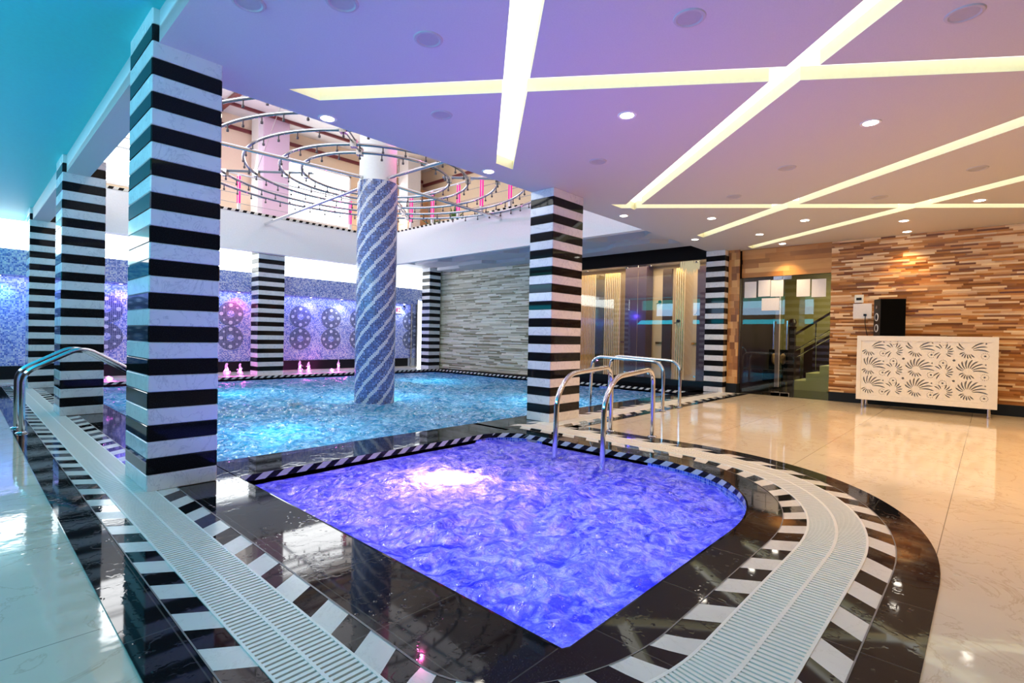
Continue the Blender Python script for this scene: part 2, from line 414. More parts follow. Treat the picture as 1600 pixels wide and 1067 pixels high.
# parametric path: segment id + local t
SEG = [('L', 13.1), ('c', 2.0), ('B', 1.3), ('C', 3.6), ('R', 3.0)]
TOT = sum(x[1] for x in SEG)
def lev(a, k): i = min(int(k), 4); t = k-i; return a[i]*(1-t)+a[i+1]*t
def P(u, k):
    """u metres along the band path, k band level 0..5"""
    x, y, X = lev(LX, k), lev(LY, k), lev(RX, k)
    d = u
    if d <= 14.0-0.0: return (x, 15.5-d) if d <= 14.0 else None
    d -= 14.0
    if d < 2.0:
        a = PI + (PI/2)*d/2.0; c, s_ = math.cos(a), math.sin(a)
        sq = max(abs(c), abs(s_)); e = 1.0 if k >= 1 else k
        c2, s2 = c/sq*(1-e)+c*e, s_/sq*(1-e)+s_*e
        return (2.0+(2.0-x)*c2, 1.5+(1.5-y)*s2)
    d -= 2.0
    if d < 1.3: return (2.0+d, y)
    d -= 1.3
    if d < 3.3:
        a = -PI/2+(PI/2)*d/3.3; c, s_ = math.cos(a), math.sin(a); n = 2.15
        return (3.3+(X-3.3)*abs(c)**(2/n), 2.5-(2.5-y)*abs(s_)**(2/n))
    d -= 3.3
    return (X, 2.5+d)
U_END = 14.0+2.0+1.3+3.3          # u where the right straight starts (y = 2.5)
def uR(y): return U_END+(y-2.5)
def band(mb, k0, k1, ua, ub, z, step=0.1, mi=0, zb=None):
    n = max(2, int((ub-ua)/step)); us = [ua+(ub-ua)*i/n for i in range(n+1)]
    rows = [[P(u, k0)+(z,) for u in us], [P(u, k1)+(z,) for u in us]]
    if zb is not None:
        rows = [[P(u, k0)+(zb,) for u in us]]+rows+[[P(u, k1)+(zb,) for u in us]]
    mb.grid(rows, mi)
def checker(mb, k0, k1, ua, ub, slant, z=0.001, per=0.35):
    """alternating slanted black (0) and white (1) tiles"""
    u = ua; i = 0
    while u < ub-0.01:
        v = min(u+per/2, ub); n = 4
        us = [u+(v-u)*j/n for j in range(n+1)]
        def Q(uu, k, sh): return P(min(max(uu+sh, ua), ub), k)+(z,)
        mb.grid([[Q(uu, k0, 0) for uu in us], [Q(uu, (k0+k1)/2, slant/2) for uu in us], [Q(uu, k1, slant) for uu in us]], i % 2)
        u = v; i += 1

# ------------------------------------------------------------------ floor
def inner_loop(n=220):
    """closed outline of the small pool"""
    pts = [P(14.0+2.0*i/20, 0) for i in range(0, 21)]
    pts += [P(16.0+1.3*i/4, 0) for i in range(1, 5)]
    pts += [P(17.3+3.3*i/30, 0) for i in range(1, 31)]
    pts += [(4.82, 3.0), (4.82, 3.6), (4.82, 4.0)]
    pts += [(4.82-0.45+0.45*math.cos(a), 4.10+0.45*math.sin(a)) for a in [PI/2*i/8 for i in range(1, 9)]]
    pts += [(3.5, 4.55), (2.5, 4.55), (1.59, 4.55), (1.59, 3.5), (1.59, 2.5)]
    return pts
JL = inner_loop()
ML = [(1.60, YN), (11.72, YN), (11.72, YFAR), (1.60, YFAR)]
def slab_with_holes(name, outer, holes, z0, z1, mats):
    """flat slab with openings, from a filled 2D curve"""
    cu = bpy.data.curves.new(name, 'CURVE'); cu.dimensions = '2D'; cu.fill_mode = 'BOTH'; cu.extrude = (z1-z0)/2
    for loop in [outer]+holes:
        sp = cu.splines.new('POLY'); sp.points.add(len(loop)-1); sp.use_cyclic_u = True
        for p, q in zip(sp.points, loop): p.co = (q[0], q[1], 0, 1)
    tmp = bpy.data.objects.new(name+'_tmp', cu); COL.objects.link(tmp)
    bpy.context.view_layer.update()
    me = bpy.data.meshes.new_from_object(tmp.evaluated_get(bpy.context.evaluated_depsgraph_get()))
    bpy.data.objects.remove(tmp); bpy.data.curves.remove(cu)
    me.name = name; me.materials.clear()
    for m in (mats if isinstance(mats, list) else [mats]): me.materials.append(m)
    o = bpy.data.objects.new(name, me); COL.objects.link(o); o.location = (0, 0, (z0+z1)/2)
    return o
RF = 12.45
fl = slab_with_holes('floor', [(-2.6, -3.5), (RF+3.6, -3.5), (RF+3.6, 15.9), (-2.6, 15.9)], [JL, ML], -0.12, -0.006, M['marble'])
tag(fl, kind='structure')
# black granite decks
m = MB(); band(m, 0, 1, 0.9, uR(5.18), 0.0, zb=-0.05)
m.box(1.58, 4.55, -0.05, 4.9, YN, 0.0)
m.prism([(4.3, 4.56), (4.62, 4.48), (4.80, 4.30), (4.95, 4.1), (5.3, 4.4), (5.3, 5.18), (4.3, 5.18)], -0.05, -0.0005)
m.box(5.0, 4.75, -0.05, 12.4, YN, -0.001)
m.box(11.72, 4.9, -0.05, 12.45, 14.8, -0.001)
for f in []: pass
struct(m, 'floor_deck', M['granite'])
m = MB(); band(m, 4, 5, 1.0, uR(4.17), 0.0, zb=-0.04); m.box(5.64, 4.05, -0.04, 12.42, 4.17, 0.0)
struct(m, 'trim_1', M['granite'])
m = MB(); m.box(1.3, YFAR, -0.06, 12.2, 15.8, 0.0); struct(m, 'floor_far_ledge', M['white_tile'])
m = MB()
checker(m, 3, 4, 1.0, uR(4.2), -0.09); struct(m, 'trim_2', [M['granite'], M['white_tile']], fix=False)
m = MB()
checker(m, 2, 1, 1.0, uR(4.75), -0.09); struct(m, 'trim_3', [M['granite'], M['white_tile']], fix=False)
def straight_checker(mb, x0, x1, ya, yb, slant, z=0.001, per=0.35):
    x = x0; i = 0
    while x < x1:
        x2 = min(x+per/2, x1); mb.face([(x, ya, z), (x2, ya, z), (x2+slant, yb, z), (x+slant, yb, z)], i % 2); x = x2; i += 1
m = MB(); straight_checker(m, 5.60, 12.3, 4.17, 4.30, 0.12, 0.002); struct(m, 'trim_4', [M['granite'], M['white_tile']], fix=False)
m = MB(); straight_checker(m, 5.04, 12.2, 4.62, 4.75, -0.12, 0.002); struct(m, 'trim_5', [M['granite'], M['white_tile']], fix=False)

m = MB(); band(m, 0.985, 1.02, 1.0, uR(4.75), 0.0025); band(m, 3.98, 4.02, 1.0, uR(4.17), 0.0025); struct(m, 'trim_18', plain('joint', (0.22, 0.20, 0.18), 0.4), fix=False)
# overflow gratings
def slats(mb, ua, ub, pitch=0.030, wd=0.0185, spine=True):
    zt = 0.004
    u = ua
    while u < ub:
        a, b = u, u+wd
        q = [P(a, 2.04), P(b, 2.04), P(b, 2.96), P(a, 2.96)]
        mb.prism(q, -0.012, zt)
        u += pitch
    for k0, k1 in ((2.0, 2.04), (2.96, 3.0), (2.475, 2.525)):
        n = int((ub-ua)/0.1); us = [ua+(ub-ua)*i/n for i in range(n+1)]
        mb.grid([[P(x, k0)+(-0.02,) for x in us], [P(x, k0)+(zt+0.0008,) for x in us], [P(x, k1)+(zt+0.0008,) for x in us], [P(x, k1)+(-0.02,) for x in us]], 0)
m = MB(); band(m, 2, 3, 1.0, uR(4.62), -0.004, zb=-0.03); struct(m, 'floor_channel', M['black'])
m = MB(); m.box(5.5, 4.30, -0.03, 12.35, 4.62, -0.004); struct(m, 'floor_channel.001', M['black'])
m = MB(); slats(m, 1.0, uR(4.61))
g = m.build('drain_grating', M['plastic'], fix=True)
tag(g, 'long cream slatted overflow grating curving round the violet pool', 'grating')
m = MB(); x = 5.52
while x < 12.3:
    m.box(x, 4.315, -0.012, x+0.021, 4.605, 0.004); x += 0.030
for ya, yb in ((4.30, 4.32), (4.60, 4.62), (4.452, 4.468)): m.box(5.52, ya, -0.02, 12.32, yb, 0.005)
g = m.build('drain_grating', M['plastic'])
tag(g, 'straight cream overflow grating running from the mid pillar to the wooden wall', 'grating')

# pool lips: slanted black and white blocks down the inner edge, then mosaic
def lip(name, loop, blk=0.09, h=0.055):
    pts = [Vector((x, y, 0)) for x, y in loop]; n = len(pts)
    L = [0]
    for i in range(n): L.append(L[-1]+(pts[(i+1) % n]-pts[i]).length)
    cx = sum(p.x for p in pts)/n; cy = sum(p.y for p in pts)/n
    def at(d):
        d %= L[-1]
        for i in range(n):
            if d <= L[i+1]:
                t = (d-L[i])/(L[i+1]-L[i]) if L[i+1] > L[i] else 0
                return pts[i].lerp(pts[(i+1) % n], t)
    def inw(p, e):
        q = Vector((cx, cy, 0))-p; q.normalize(); return p+q*e
    m = MB(); d = 0; i = 0; nb = int(L[-1]/blk/2)*2; b = L[-1]/nb
    for i in range(nb):
        d0, d1 = i*b, (i+1)*b; sl = b*0.8
        for a0, a1 in ((d0, (d0+d1)/2), ((d0+d1)/2, d1)):
            def top(d, e, z): p = inw(at(d), e); return (p.x, p.y, z)
            m.face([top(a0, -0.002, 0.0005), top(a1, -0.002, 0.0005), top(a1, 0.012, 0.0), top(a0, 0.012, 0.0)], 0)
            m.face([top(a0, 0.012, 0.0), top(a1, 0.012, 0.0), top(a1+sl, 0.012, -h), top(a0+sl, 0.012, -h)], i % 2)
            m.face([top(a0+sl, 0.012, -h), top(a1+sl, 0.012, -h), top(a1+sl, -0.02, -h), top(a0+sl, -0.02, -h)], i % 2)
    struct(m, name, [M['black_marble'], M['white_tile']], fix=False)
    m = MB(); rows = []
    for z in (-0.04, -1.3):
        rows.append([(p.x, p.y, z) for p in [at(L[-1]*j/160) for j in range(161)]])
    m.grid(rows, 0, uvs=lambda i, j: (L[-1]*j/160, -0.04 if i == 0 else -1.3))
    return m
m = lip('trim_6', JL); struct(m, 'wall_small_basin', M['mosaic_pool'], fix=False)
m = lip('trim_7', ML); struct(m, 'wall_large_basin', M['mosaic_pool'], fix=False)
m = MB(); m.box(1.3, 0.9, -1.36, 5.1, 4.7, -1.30); struct(m, 'floor_small_basin', M['mosaic_pool'])
m = MB(); m.box(1.5, 5.0, -1.36, 11.9, 14.75, -1.30); struct(m, 'floor_large_basin', M['mosaic_pool'])

# water surfaces
def water_sheet(name, x0, y0, x1, y1, z, nx, ny, amp, mat, label, boils, seed):
    xs = np.linspace(x0, x1, nx); ys = np.linspace(y0, y1, ny); m = MB(); rows = []
    for y in ys:
        r = []
        for x in xs:
            e = min(x-x0, x1-x, y-y0, y1-y); fade = min(1, e/0.25+0.15)
            v = noise.fractal(Vector((x*2.3+seed, y*2.3, seed)), 0.6, 2.1, 4)*0.7+noise.turbulence(Vector((x*4.5, y*4.5+seed, 1.7)), 3, False)*0.5-0.35
            h = v*amp
            for bx, by, br, bh in boils:
                d2 = ((x-bx)**2+(y-by)**2)/br**2
                if d2 < 9: h += bh*math.exp(-d2)*(1+1.1*noise.noise(Vector((x*9, y*9, seed))))
            r.append((x, y, z+h*fade))
        rows.append(r)
    m.grid(rows)
    o = m.build(name, mat, smooth=True, fix=False)
    o.data.set_sharp_from_angle(angle=PI)
    return tag(o, label, 'water', kind='stuff')
water_sheet('water', 1.62, 1.20, 4.81, 4.53, -0.085, 230, 240, 0.055, M['water_jac'],
    'churning violet blue water filling the small pool', [(2.75, 3.25, 0.30, 0.03), (2.3, 2.6, .3, .03), (3.6, 2.0, .3, .02)], 3.1)
water_sheet('water', 1.62, YN+0.02, 11.70, YFAR-0.02, -0.10, 340, 320, 0.06, M['water_main'],
    'rippling turquoise water filling the large indoor pool', [(3.9, 8.5, .35, .09), (7.6, 10.9, .5, .10), (9.6, 8.5, .35, .06), (4.6, 11.5, .4, .06), (8.3, 7.2, .3, .05)], 8.4)
# underwater lamps
def pool_lamp(loc, power, col, label):
    t = thing('pool_lamp', label, 'lamp', loc)
    m = MB(); m.lathe([(0.11, -0.04), (0.12, 0.0), (0.10, 0.02)], n=24); m.build('housing', M['steel'], t)
    m = MB(); m.lathe([(0.09, 0.021), (0.06, 0.035)], n=24); m.build('lens', glow('pool_lens', col, 3), t)
    point('pool_lamp_light', (loc[0], loc[1], loc[2]+0.12), power, col, 0.06)
pool_lamp((3.10, 3.66, -0.36), 105, (1.0, 0.55, 1.0), 'bright white round lamp glowing under the violet pool water')
point('violet_basin_light', (3.3, 2.3, -1.0), 75, (0.15, 0.20, 1.0), 0.2)
point('blue_basin_light', (2.3, 1.9, -1.0), 50, (0.18, 0.28, 1.0), 0.2)
point('violet_basin_light', (2.6, 3.6, -1.0), 60, (0.5, 0.2, 1.0), 0.2)
for x, y in ((3.0, 7.0), (8.5, 6.8), (4, 12.0), (9.5, 12.0), (6.2, 9.6)):
    point('turquoise_basin_light', (x, y, -1.2), 380, (0.12, 0.78, 1.0), 0.8)

# ------------------------------------------------------------------ ceiling
def strip_poly(a, b, w0, dirx=0.28):
    """light trough from end a to b; ends cut parallel to x"""
    return [a, (a[0]+dirx, a[1]), (b[0]+dirx, b[1]), b]
STR = [
 ('strip light with a pointed end above the nearest pillar side of the ceiling', (1.95, 4.52), (5.35, -0.25), 0.28),
 ('strip light ending beside the atrium opening and running overhead', (4.47, 4.47), (0.05, -0.15), 0.30),
 ('long diagonal strip light crossing the first cross-shaped junction on the right', (7.20, 4.30), (2.90, -0.35), 0.32),
 ('strip light running from the mid pillar toward the right edge of the ceiling', (7.00, 4.42), (11.40, -1.2), 0.30),
 ('second diagonal strip light ending short of the glass wall', (10.11, 4.36), (5.95, -1.1), 0.30),
 ('third diagonal strip light ending at the wooden wall above the door', (11.98, 4.0), (8.35, -1.1), 0.30),
]
ceil_main = slab_with_holes('ceiling', [(1.0, -3.5), (RF+0.05, -3.5), (RF+0.05, 4.95), (1.25, 4.95), (1.25, 15.75), (1.0, 15.75)], [], CEIL, 3.56, M['ceiling'])
ceil_main.data.materials.append(M['strip_wall'])
cut_me = MB()
troughs = []
for lab, a, b, wd in STR:
    poly = strip_poly(a, b, wd, wd); troughs.append(poly)
cutters = []
for poly in troughs:
    c = MB(); c.prism(poly, CEIL-0.1, CEIL+0.13, 1)
    co = c.build('cut', [M['ceiling'], M['strip_wall']]); cutters.append(co)
for co in cutters:
    md = ceil_main.modifiers.new('b', 'BOOLEAN'); md.operation = 'DIFFERENCE'; md.solver = 'EXACT'; md.object = co
bpy.context.view_layer.update()
nm = bpy.data.meshes.new_from_object(ceil_main.evaluated_get(bpy.context.evaluated_depsgraph_get()))
ceil_main.modifiers.clear(); ceil_main.data = nm
for co in cutters: bpy.data.objects.remove(co)
# the trough sides carry the yellow strip light in their colour
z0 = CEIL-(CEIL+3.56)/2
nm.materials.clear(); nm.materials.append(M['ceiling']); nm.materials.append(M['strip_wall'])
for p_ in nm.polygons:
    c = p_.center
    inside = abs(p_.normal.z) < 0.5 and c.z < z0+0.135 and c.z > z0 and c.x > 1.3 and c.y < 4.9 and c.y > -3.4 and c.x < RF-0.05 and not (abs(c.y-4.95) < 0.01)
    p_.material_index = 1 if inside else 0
tag(ceil_main, kind='structure')
for i, (poly, s_) in enumerate(zip(troughs, STR)):
    z = CEIL+0.112+0.002*i
    def ins(p, q, e):
        return (p[0], p[1])
    t = thing('ceiling_light', 'recessed '+s_[0], 'ceiling light', (poly[0][0], poly[0][1], CEIL))
    m = MB(); m.prism([(x-poly[0][0], y-poly[0][1]) for x, y in poly], z-CEIL, z-CEIL+0.004); m.build('diffuser', M['strip'], t)

# left ceiling, teal light put into its base colour; beam faces are the side of the main slab
M['teal_light_tint'] = plain('teal_light_tint', (0.05, 0.62, 0.70), 0.55)
S('ceiling_left', M['teal_light_tint'], -2.6, -3.5, 3.56, 1.0, 15.8, 3.7)
S('ceiling_over_slab', M['ceiling'], 1.0, -3.5, 3.561, RF+0.05, 4.79, 3.7)
S('ceiling_far', M['ceiling'], 1.0, 14.45, 3.60, 12.4, 15.8, 3.75)
S('ceiling_right_bay', M['ceiling'], 9.15, 4.95, 3.78, 12.45, 14.4, 3.9)
# stepped drop mouldings of the right bay
def zig(x_in, z0, z1, name, amp=0.35, phase=0.0):
    pts = [(12.4, 4.96), (12.4, 14.2)]
    y = 14.2; edge = []
    seq = [(14.2, 0), (13.0, 0), (12.7, 1), (11.6, 1), (11.3, 2), (10.1, 2), (9.8, 3), (8.5, 3), (8.2, 2), (7.3, 2), (6.9, 3), (5.9, 3), (5.6, 4), (4.96, 4)]
    for yy, s_ in seq: edge.append((x_in+0.34*((s_+phase) % 2)+0.0, yy))
    m = MB(); m.prism([(11.95, 4.96), (11.95, 14.2)]+edge, z0, z1); return struct(m, name, M['ceiling'])
zig(10.45, 3.57, 3.79, 'ceiling_moulding'); zig(11.05, 3.47, 3.57, 'ceiling_moulding.001', phase=1)

# ------------------------------------------------------------------ atrium
S('wall_atrium_far', M['white_paint'], 1.0, 14.2, CEIL, 9.15, 14.45, 4.28)
S('wall_atrium_right', M['white_paint'], 9.00, 4.97, CEIL+.01, 9.15, 14.30, 4.28)
S('wall_atrium_left', M['white_paint'], 1.0, 4.98, 3.56, 1.25, 14.2, 4.3)
S('wall_atrium_near', M['white_paint'], 1.25, 4.80, 3.57, 9.0, 4.95, 4.3)
def rope_trim(name, a, b, n, z, t=0.05):
    m = MB(); a = Vector(a); b = Vector(b); d = (b-a)/n; s = Vector((-d.y, d.x, 0)).normalized()*t
    for i in range(n):
        p, q = a+d*i, a+d*(i+1); sh = d*0.35
        m.face([(p-s)+Vector((0, 0, z)), (q-s)+Vector((0, 0, z)), (q-s)+sh+Vector((0, 0, z+0.06)), (p-s)+sh+Vector((0, 0, z+0.06))], i % 2)
        m.face([(p-s)+sh+Vector((0, 0, z+0.06)), (q-s)+sh+Vector((0, 0, z+0.06)), (q+s)+sh+Vector((0, 0, z+0.06)), (p+s)+sh+Vector((0, 0, z+0.06))], i % 2)
        m.face([(p+s)+sh+Vector((0, 0, z+0.06)), (q+s)+sh+Vector((0, 0, z+0.06)), (q+s)+Vector((0, 0, z)), (p+s)+Vector((0, 0, z))], i % 2)
    return struct(m, name, [M['black_marble'], M['white_tile']], fix=False)
rope_trim('trim_8', (1.1, 14.24, 0), (9.05, 14.24, 0), 86, 4.28)
rope_trim('trim_9', (9.07, 5.0, 0), (9.07, 14.2, 0), 96, 4.28)
rope_trim('trim_10', (6.9, 16.30, 0), (9.6, 16.30, 0), 30, 4.72)
# upper storey walls and windows
def wall_with_windows(name, axis, pos, a0, a1, z0, z1, wins, mat, thick=0.15):
    m = MB(); xs = sorted(set([a0, a1]+[v for w_ in wins for v in (w_[0], w_[1])]))
    for i in range(len(xs)-1):
        lo, hi = xs[i], xs[i+1]; mid = (lo+hi)/2; zz = [(z0, z1)]
        for w_ in wins:
            if w_[0] < mid < w_[1]: zz = [(z0, w_[2]), (w_[3], z1)]
        for za, zb in zz:
            if axis == 'y': m.box(lo, pos, za, hi, pos+thick, zb)
            else: m.box(pos, lo, za, pos+thick, hi, zb)
    return struct(m, name, mat)
UW = [(0.6, 3.6, 4.9, 6.9), (7.05, 9.33, 4.86, 6.70)]
wall_with_windows('wall_upper_far', 'y', 16.5, -0.5, 12.6, 3.75, 7.6, UW, M['cream_paint'])
wn_ = 1
for a0, a1, z0_, z1_ in UW:
    t = tag(thing('window_%d' % wn_, None, None, ((a0+a1)/2, 16.6, z0_)), kind='structure')
    hw = (a1-a0)/2; H_ = z1_-z0_
    m = MB(); m.box(-hw, 0.02, 0, hw, 0.03, H_); m.build('pane', M['winup'], t)
    m = MB()
    for x in (-hw, hw-0.06): m.box(x, -0.12, 0, x+0.06, 0, H_)
    m.box(-hw, -0.12, 0, hw, 0, 0.06); m.box(-hw, -0.12, H_-0.06, hw, 0, H_)
    if wn_ == 1: m.box(-hw, -0.08, H_*0.62, hw, 0, H_*0.62+0.05)
    m.build('window_frame', M['white_paint'], t)
    wn_ += 1
S('wall_upper_left', M['cream_paint'], -0.6, 4.0, 3.75, -0.45, 16.6, 7.6)
wall_with_windows('wall_upper_right', 'x', 12.45, 4.0, 16.6, 3.95, 7.6, [], M['cream_paint'])
S('wall_upper_near', M['cream_paint'], -0.5, 3.9, 3.75, 12.6, 4.05, 7.6)
S('wall_upper_alcove', M['orange_paint'], 10.1, 16.15, 3.95, 12.44, 16.48, 6.8)
S('ceiling_atrium', M['ceiling'], -0.6, 3.9, 7.6, 12.6, 16.65, 7.75)
S('floor_upper_walk', M['white_tile'], -0.45, 14.46, 3.76, 12.44, 16.49, 3.95)
# the lilac square upper column
t = thing('upper_column', 'lilac square column on the upper floor with a white lit edge', 'column', (6.47, 16.05, 3.95))
m = MB(); m.box(-0.36, -0.3, 0, 0.38, 0.4, 3.65); m.build('shaft', M['pink_paint'], t)
m = MB(); m.box(-0.50, -0.22, 0, -0.36, 0.3, 3.65); m.build('edge_panel', M['white_paint'], t)
t = thing('upper_column', 'pale square column on the upper floor beside the orange alcove wall', 'column', (11.2, 15.6, 3.95))
m = MB(); m.box(-0.28, -0.25, 0, 0.28, 0.3, 3.65); m.build('shaft', M['white_paint'], t)
# maroon cornices
for i, (y, z) in enumerate(((16.42, 7.16), (15.6, 7.52), (12.9, 7.52), (10.2, 7.52))):
    S('trim_%d' % (11+i), M['maroon'], -0.4, y, z, 12.4, y+0.07, z+0.08 if i else z+0.1)
S('trim_15', M['maroon'], 12.36, 4.2, 7.0, 12.44, 16.4, 7.1)
S('trim_16', M['maroon'], 5.0, 10, 7.5, 5.12, 16.4, 7.6)

# railing along the two atrium edges: posts with a lit magenta strip, thin wires
def rail_posts(pts, p0, p1, z, label):
    t = thing('balcony_railing', label, 'railing', (p0[0], p0[1], z))
    for x, y in pts:
        m = MB(); m.box(x-p0[0]-0.035, y-p0[1]-0.035, 0, x-p0[0]+0.035, y-p0[1]+0.035, 1.0)
        po = m.build('post', M['white_paint'], t)
        m = MB(); m.box(x-p0[0]-0.015, y-p0[1]-0.045, 0.25, x-p0[0]+0.02, y-p0[1]-0.035, 0.95)
        m.box(x-p0[0]-0.045, y-p0[1]-0.015, 0.25, x-p0[0]-0.035, y-p0[1]+0.02, 0.95)
        m.build('led_strip', M['magenta'], po)
    for h in (0.25, 0.5, 0.75):
        m = MB(); m.tube([(0, 0, h), (p1[0]-p0[0], p1[1]-p0[1], h)], 0.006, 6); m.build('wire', M['steel'], t)
    m = MB(); m.tube([(0, 0, 1.0), (p1[0]-p0[0], p1[1]-p0[1], 1.0)], 0.022, 10); m.build('top_rail', M['white_paint'], t)
rail_posts([(x, 14.35) for x in (3.4, 4.95, 8.12)], (1.0, 14.35), (9.05, 14.35), 4.28, 'white balcony railing with pink lit posts above the far atrium edge')
rail_posts([(9.10, y) for y in (6.6, 7.6, 8.6, 9.6, 10.5, 11.6, 12.6)], (9.10, 5.1), (9.10, 14.28), 4.28, 'white balcony railing with magenta lit posts above the right atrium edge')
# plants on the upper right ledge
def plant(x, y, z, label, s=0.3, n=16):
    t = thing('potted_plant', label, 'plant', (x, y, z), group='plants on the upper ledge')
    m = MB(); m.lathe([(0.07, 0), (0.10, 0.12), (0.095, 0.14), (0.05, 0.13)], n=16); m.build('pot', M['white_paint'], t)
    m = MB()
    for i in range(n):
        a = random.uniform(0, 2*PI); l = random.uniform(0.6, 1)*s; e = random.uniform(0.5, 1.3)
        b = Vector((0, 0, 0.1)); tip = b+Vector((math.cos(a)*math.cos(e), math.sin(a)*math.cos(e), math.sin(e)))*l*1.3
        sd = Vector((-math.sin(a), math.cos(a), 0))*0.035; mid = b.lerp(tip, 0.55)+Vector((0, 0, 0.04))
        m.face([b, mid-sd, tip, mid+sd])
    m.build('foliage', M['leaf'], t, fix=False)
plant(9.52, 12.1, 4.25, 'green plant on the upper ledge nearer the round column', .35)
plant(9.56, 11.2, 4.25, 'green bushy plant on the upper ledge further from the round column', .42, 22)
S('trim_17', M['white_paint'], 9.16, 10.0, 3.93, 9.9, 13.0, 4.25)
point('pink_uplight', (6.35, 8.2, 5.2), 45, (1.0, 0.1, 0.45), 0.03)
point('orange_alcove_light', (10.9, 15.4, 5.3), 60, (1.0, 0.45, 0.12), 0.1)
point('lilac_column_light', (5.4, 14.9, 6.2), 22, (0.9, 0.35, 0.9), 0.1)

# ------------------------------------------------------------------ far mosaic wall
m = MB(); m.box(-2.6, 15.75, 0.35, 12.2, 15.9, 2.9); struct(m, 'wall_far', M['mosaic'])
m = MB(); m.box(-2.6, 15.38, 2.33, 11.45, 15.75, 2.88); struct(m, 'wall_far_cornice', M['mosaic'])
S('baseboard_far', M['black'], -2.6, 15.70, 0.06, 11.3, 15.76, 0.35)
S('wall_far_foot', M['white_tile'], -2.6, 15.72, -0.05, 12.2, 15.9, 0.06)
t = tag(thing('window_3', None, None, (4.8, 15.85, 2.88)), kind='structure')
m = MB(); m.box(-7.4, 0, 0, 7.5, 0.02, 0.74); m.build('pane', M['skywin'], t)
m = MB(); m.box(-7.4, -0.09, 0, 7.5, 0.0, 0.03); m.build('window_frame', M['white_paint'], t)
# bright doorway slit at the right end of the mosaic wall
t = tag(thing('door_1', None, None, (11.62, 15.70, 0.03)), kind='structure')
m = MB(); m.box(0.06, 0, 0, 0.40, 0.02, 2.45); m.build('pane', M['skywin'], t)
m = MB(); m.box(0, -0.05, 0, 0.06, 0.03, 2.5); m.box(-0.22, -0.02, 0, -0.17, 0.03, 2.45); m.build('door_frame', M['steel'], t)
# round medallions in stacked pairs
def medallion():
    t = thing('medallion', 'x', 'medallion', (0, 0, 0), group='round mosaic medallions on the far wall')
    def disc(cx, cz, r, y0, y1, n=40):
        mb = MB(); pts = [(cx+r*math.cos(2*PI*i/n), cz+r*math.sin(2*PI*i/n)) for i in range(n)]
        b = len(mb.v); mb.v += [(x, y0, z) for x, z in pts]+[(x, y1, z) for x, z in pts]
        mb.f.append(tuple(range(n))); mb.mi.append(0); mb.tint.append(.5); mb.uv.append([(x, z) for x, z in pts])
        for i in range(n):
            j = (i+1) % n; mb.f.append((b+i, b+j, b+n+j, b+n+i)); mb.mi.append(0); mb.tint.append(.5); mb.uv.append([(0, 0)]*4)
        return mb
    disc(0, 0, 0.34, -0.006, 0.004).build('disc', M['medal_dark'], t)
    disc(0, 0, 0.10, -0.010, -0.005, 20).build('centre', M['mosaic'], t)
    for i in range(8):
        a = PI/4*i; r = 0.052 if i % 2 == 0 else 0.030
        disc(0.245*math.cos(a), 0.245*math.sin(a), r, -0.010, -0.005, 14).build('dot', M['medal_light'], t)
    return t
first = medallion(); med = []
names = {2.46: 'left of the nearest pillar', 5.26: 'between the nearest pillar and the far striped pillar', 7.27: 'first right of the far striped pillar',
         8.29: 'second right of the far striped pillar', 9.3: 'partly behind the round column', 11.42: 'by the bright doorway at the right end', 0.2: 'left of the second pillar', -1.2: 'at the far left of the wall'}
for i, (x, nmx) in enumerate(names.items()):
    for j, z in enumerate((1.70, 1.02)):
        lab = '%s grey mosaic medallion of the pair %s' % ('upper' if j == 0 else 'lower', nmx)
        if i == 0 and j == 0: first.location = (x, 15.745, z); first['label'] = lab
        else: dup(first, (x, 15.745, z), lab)
# small lamps under the cornice
for x, c, pw, lab in ((2.71, (0.35, 0.15, 1.0), 45, 'small violet spot lamp under the cornice seen between the two left pillars'),
    (5.40, (1.0, 0.05, 0.12), 40, 'small red spot lamp under the cornice left of the far striped pillar'),
    (7.50, (0.30, 0.25, 1.0), 45, 'small blue white spot lamp under the cornice right of the far striped pillar'),
    (8.54, (0.95, 0.9, 1.0), 26, 'small white spot lamp under the cornice left of the round column'),
    (11.0, (0.7, 0.75, 1.0), 22, 'small pale spot lamp under the cornice above the wall sign'),
    (0.6, (0.1, 0.35, 1.0), 45, 'small blue spot lamp under the cornice left of the second pillar')):
    t = thing('spot_lamp', lab, 'lamp', (x, 15.55, 2.33), group='spot lamps under the far cornice')
    m = MB(); m.lathe([(0.045, -0.02), (0.05, 0.0)], n=20); m.build('housing', M['steel'], t)
    m = MB(); m.lathe([(0.03, -0.026), (0.035, -0.02)], n=16); m.build('lens', glow('niche_lens', tuple(min(1, q+.3) for q in c), 14), t)
    spot('niche_light', (x, 15.55, 2.29), (0, 0.12, -1), pw, c, 110, 0.7)
# wall sign and hook
t = thing('wall_sign', 'small white notice with red print on the far mosaic wall', 'sign', (10.87, 15.74, 1.97))
m = MB(); m.box(-0.14, -0.012, 0, 0.14, 0, 0.27); m.build('board', M['paper'], t)
m = MB(); m.box(-0.09, -0.014, 0.06, -0.03, -0.012, 0.20); m.box(0.0, -0.014, 0.06, 0.08, -0.012, 0.10); m.box(0.0, -0.014, 0.16, 0.08, -0.012, 0.20)
m.build('print', plain('red_print', (0.7, 0.05, 0.08), 0.6), t)
t = thing('wall_hook', 'small black bracket lamp beside the white notice on the mosaic wall', 'hook', (11.12, 15.74, 2.12))
m = MB(); m.lathe([(0.03, 0), (0.035, 0.05), (0.02, 0.06)], (0, -0.05, 0.12), 12, 'Y'); m.tube([(0, 0, 0), (0, -0.07, 0.03), (0, -0.09, 0.12)], 0.012, 8); m.build('arm', M['black'], t)
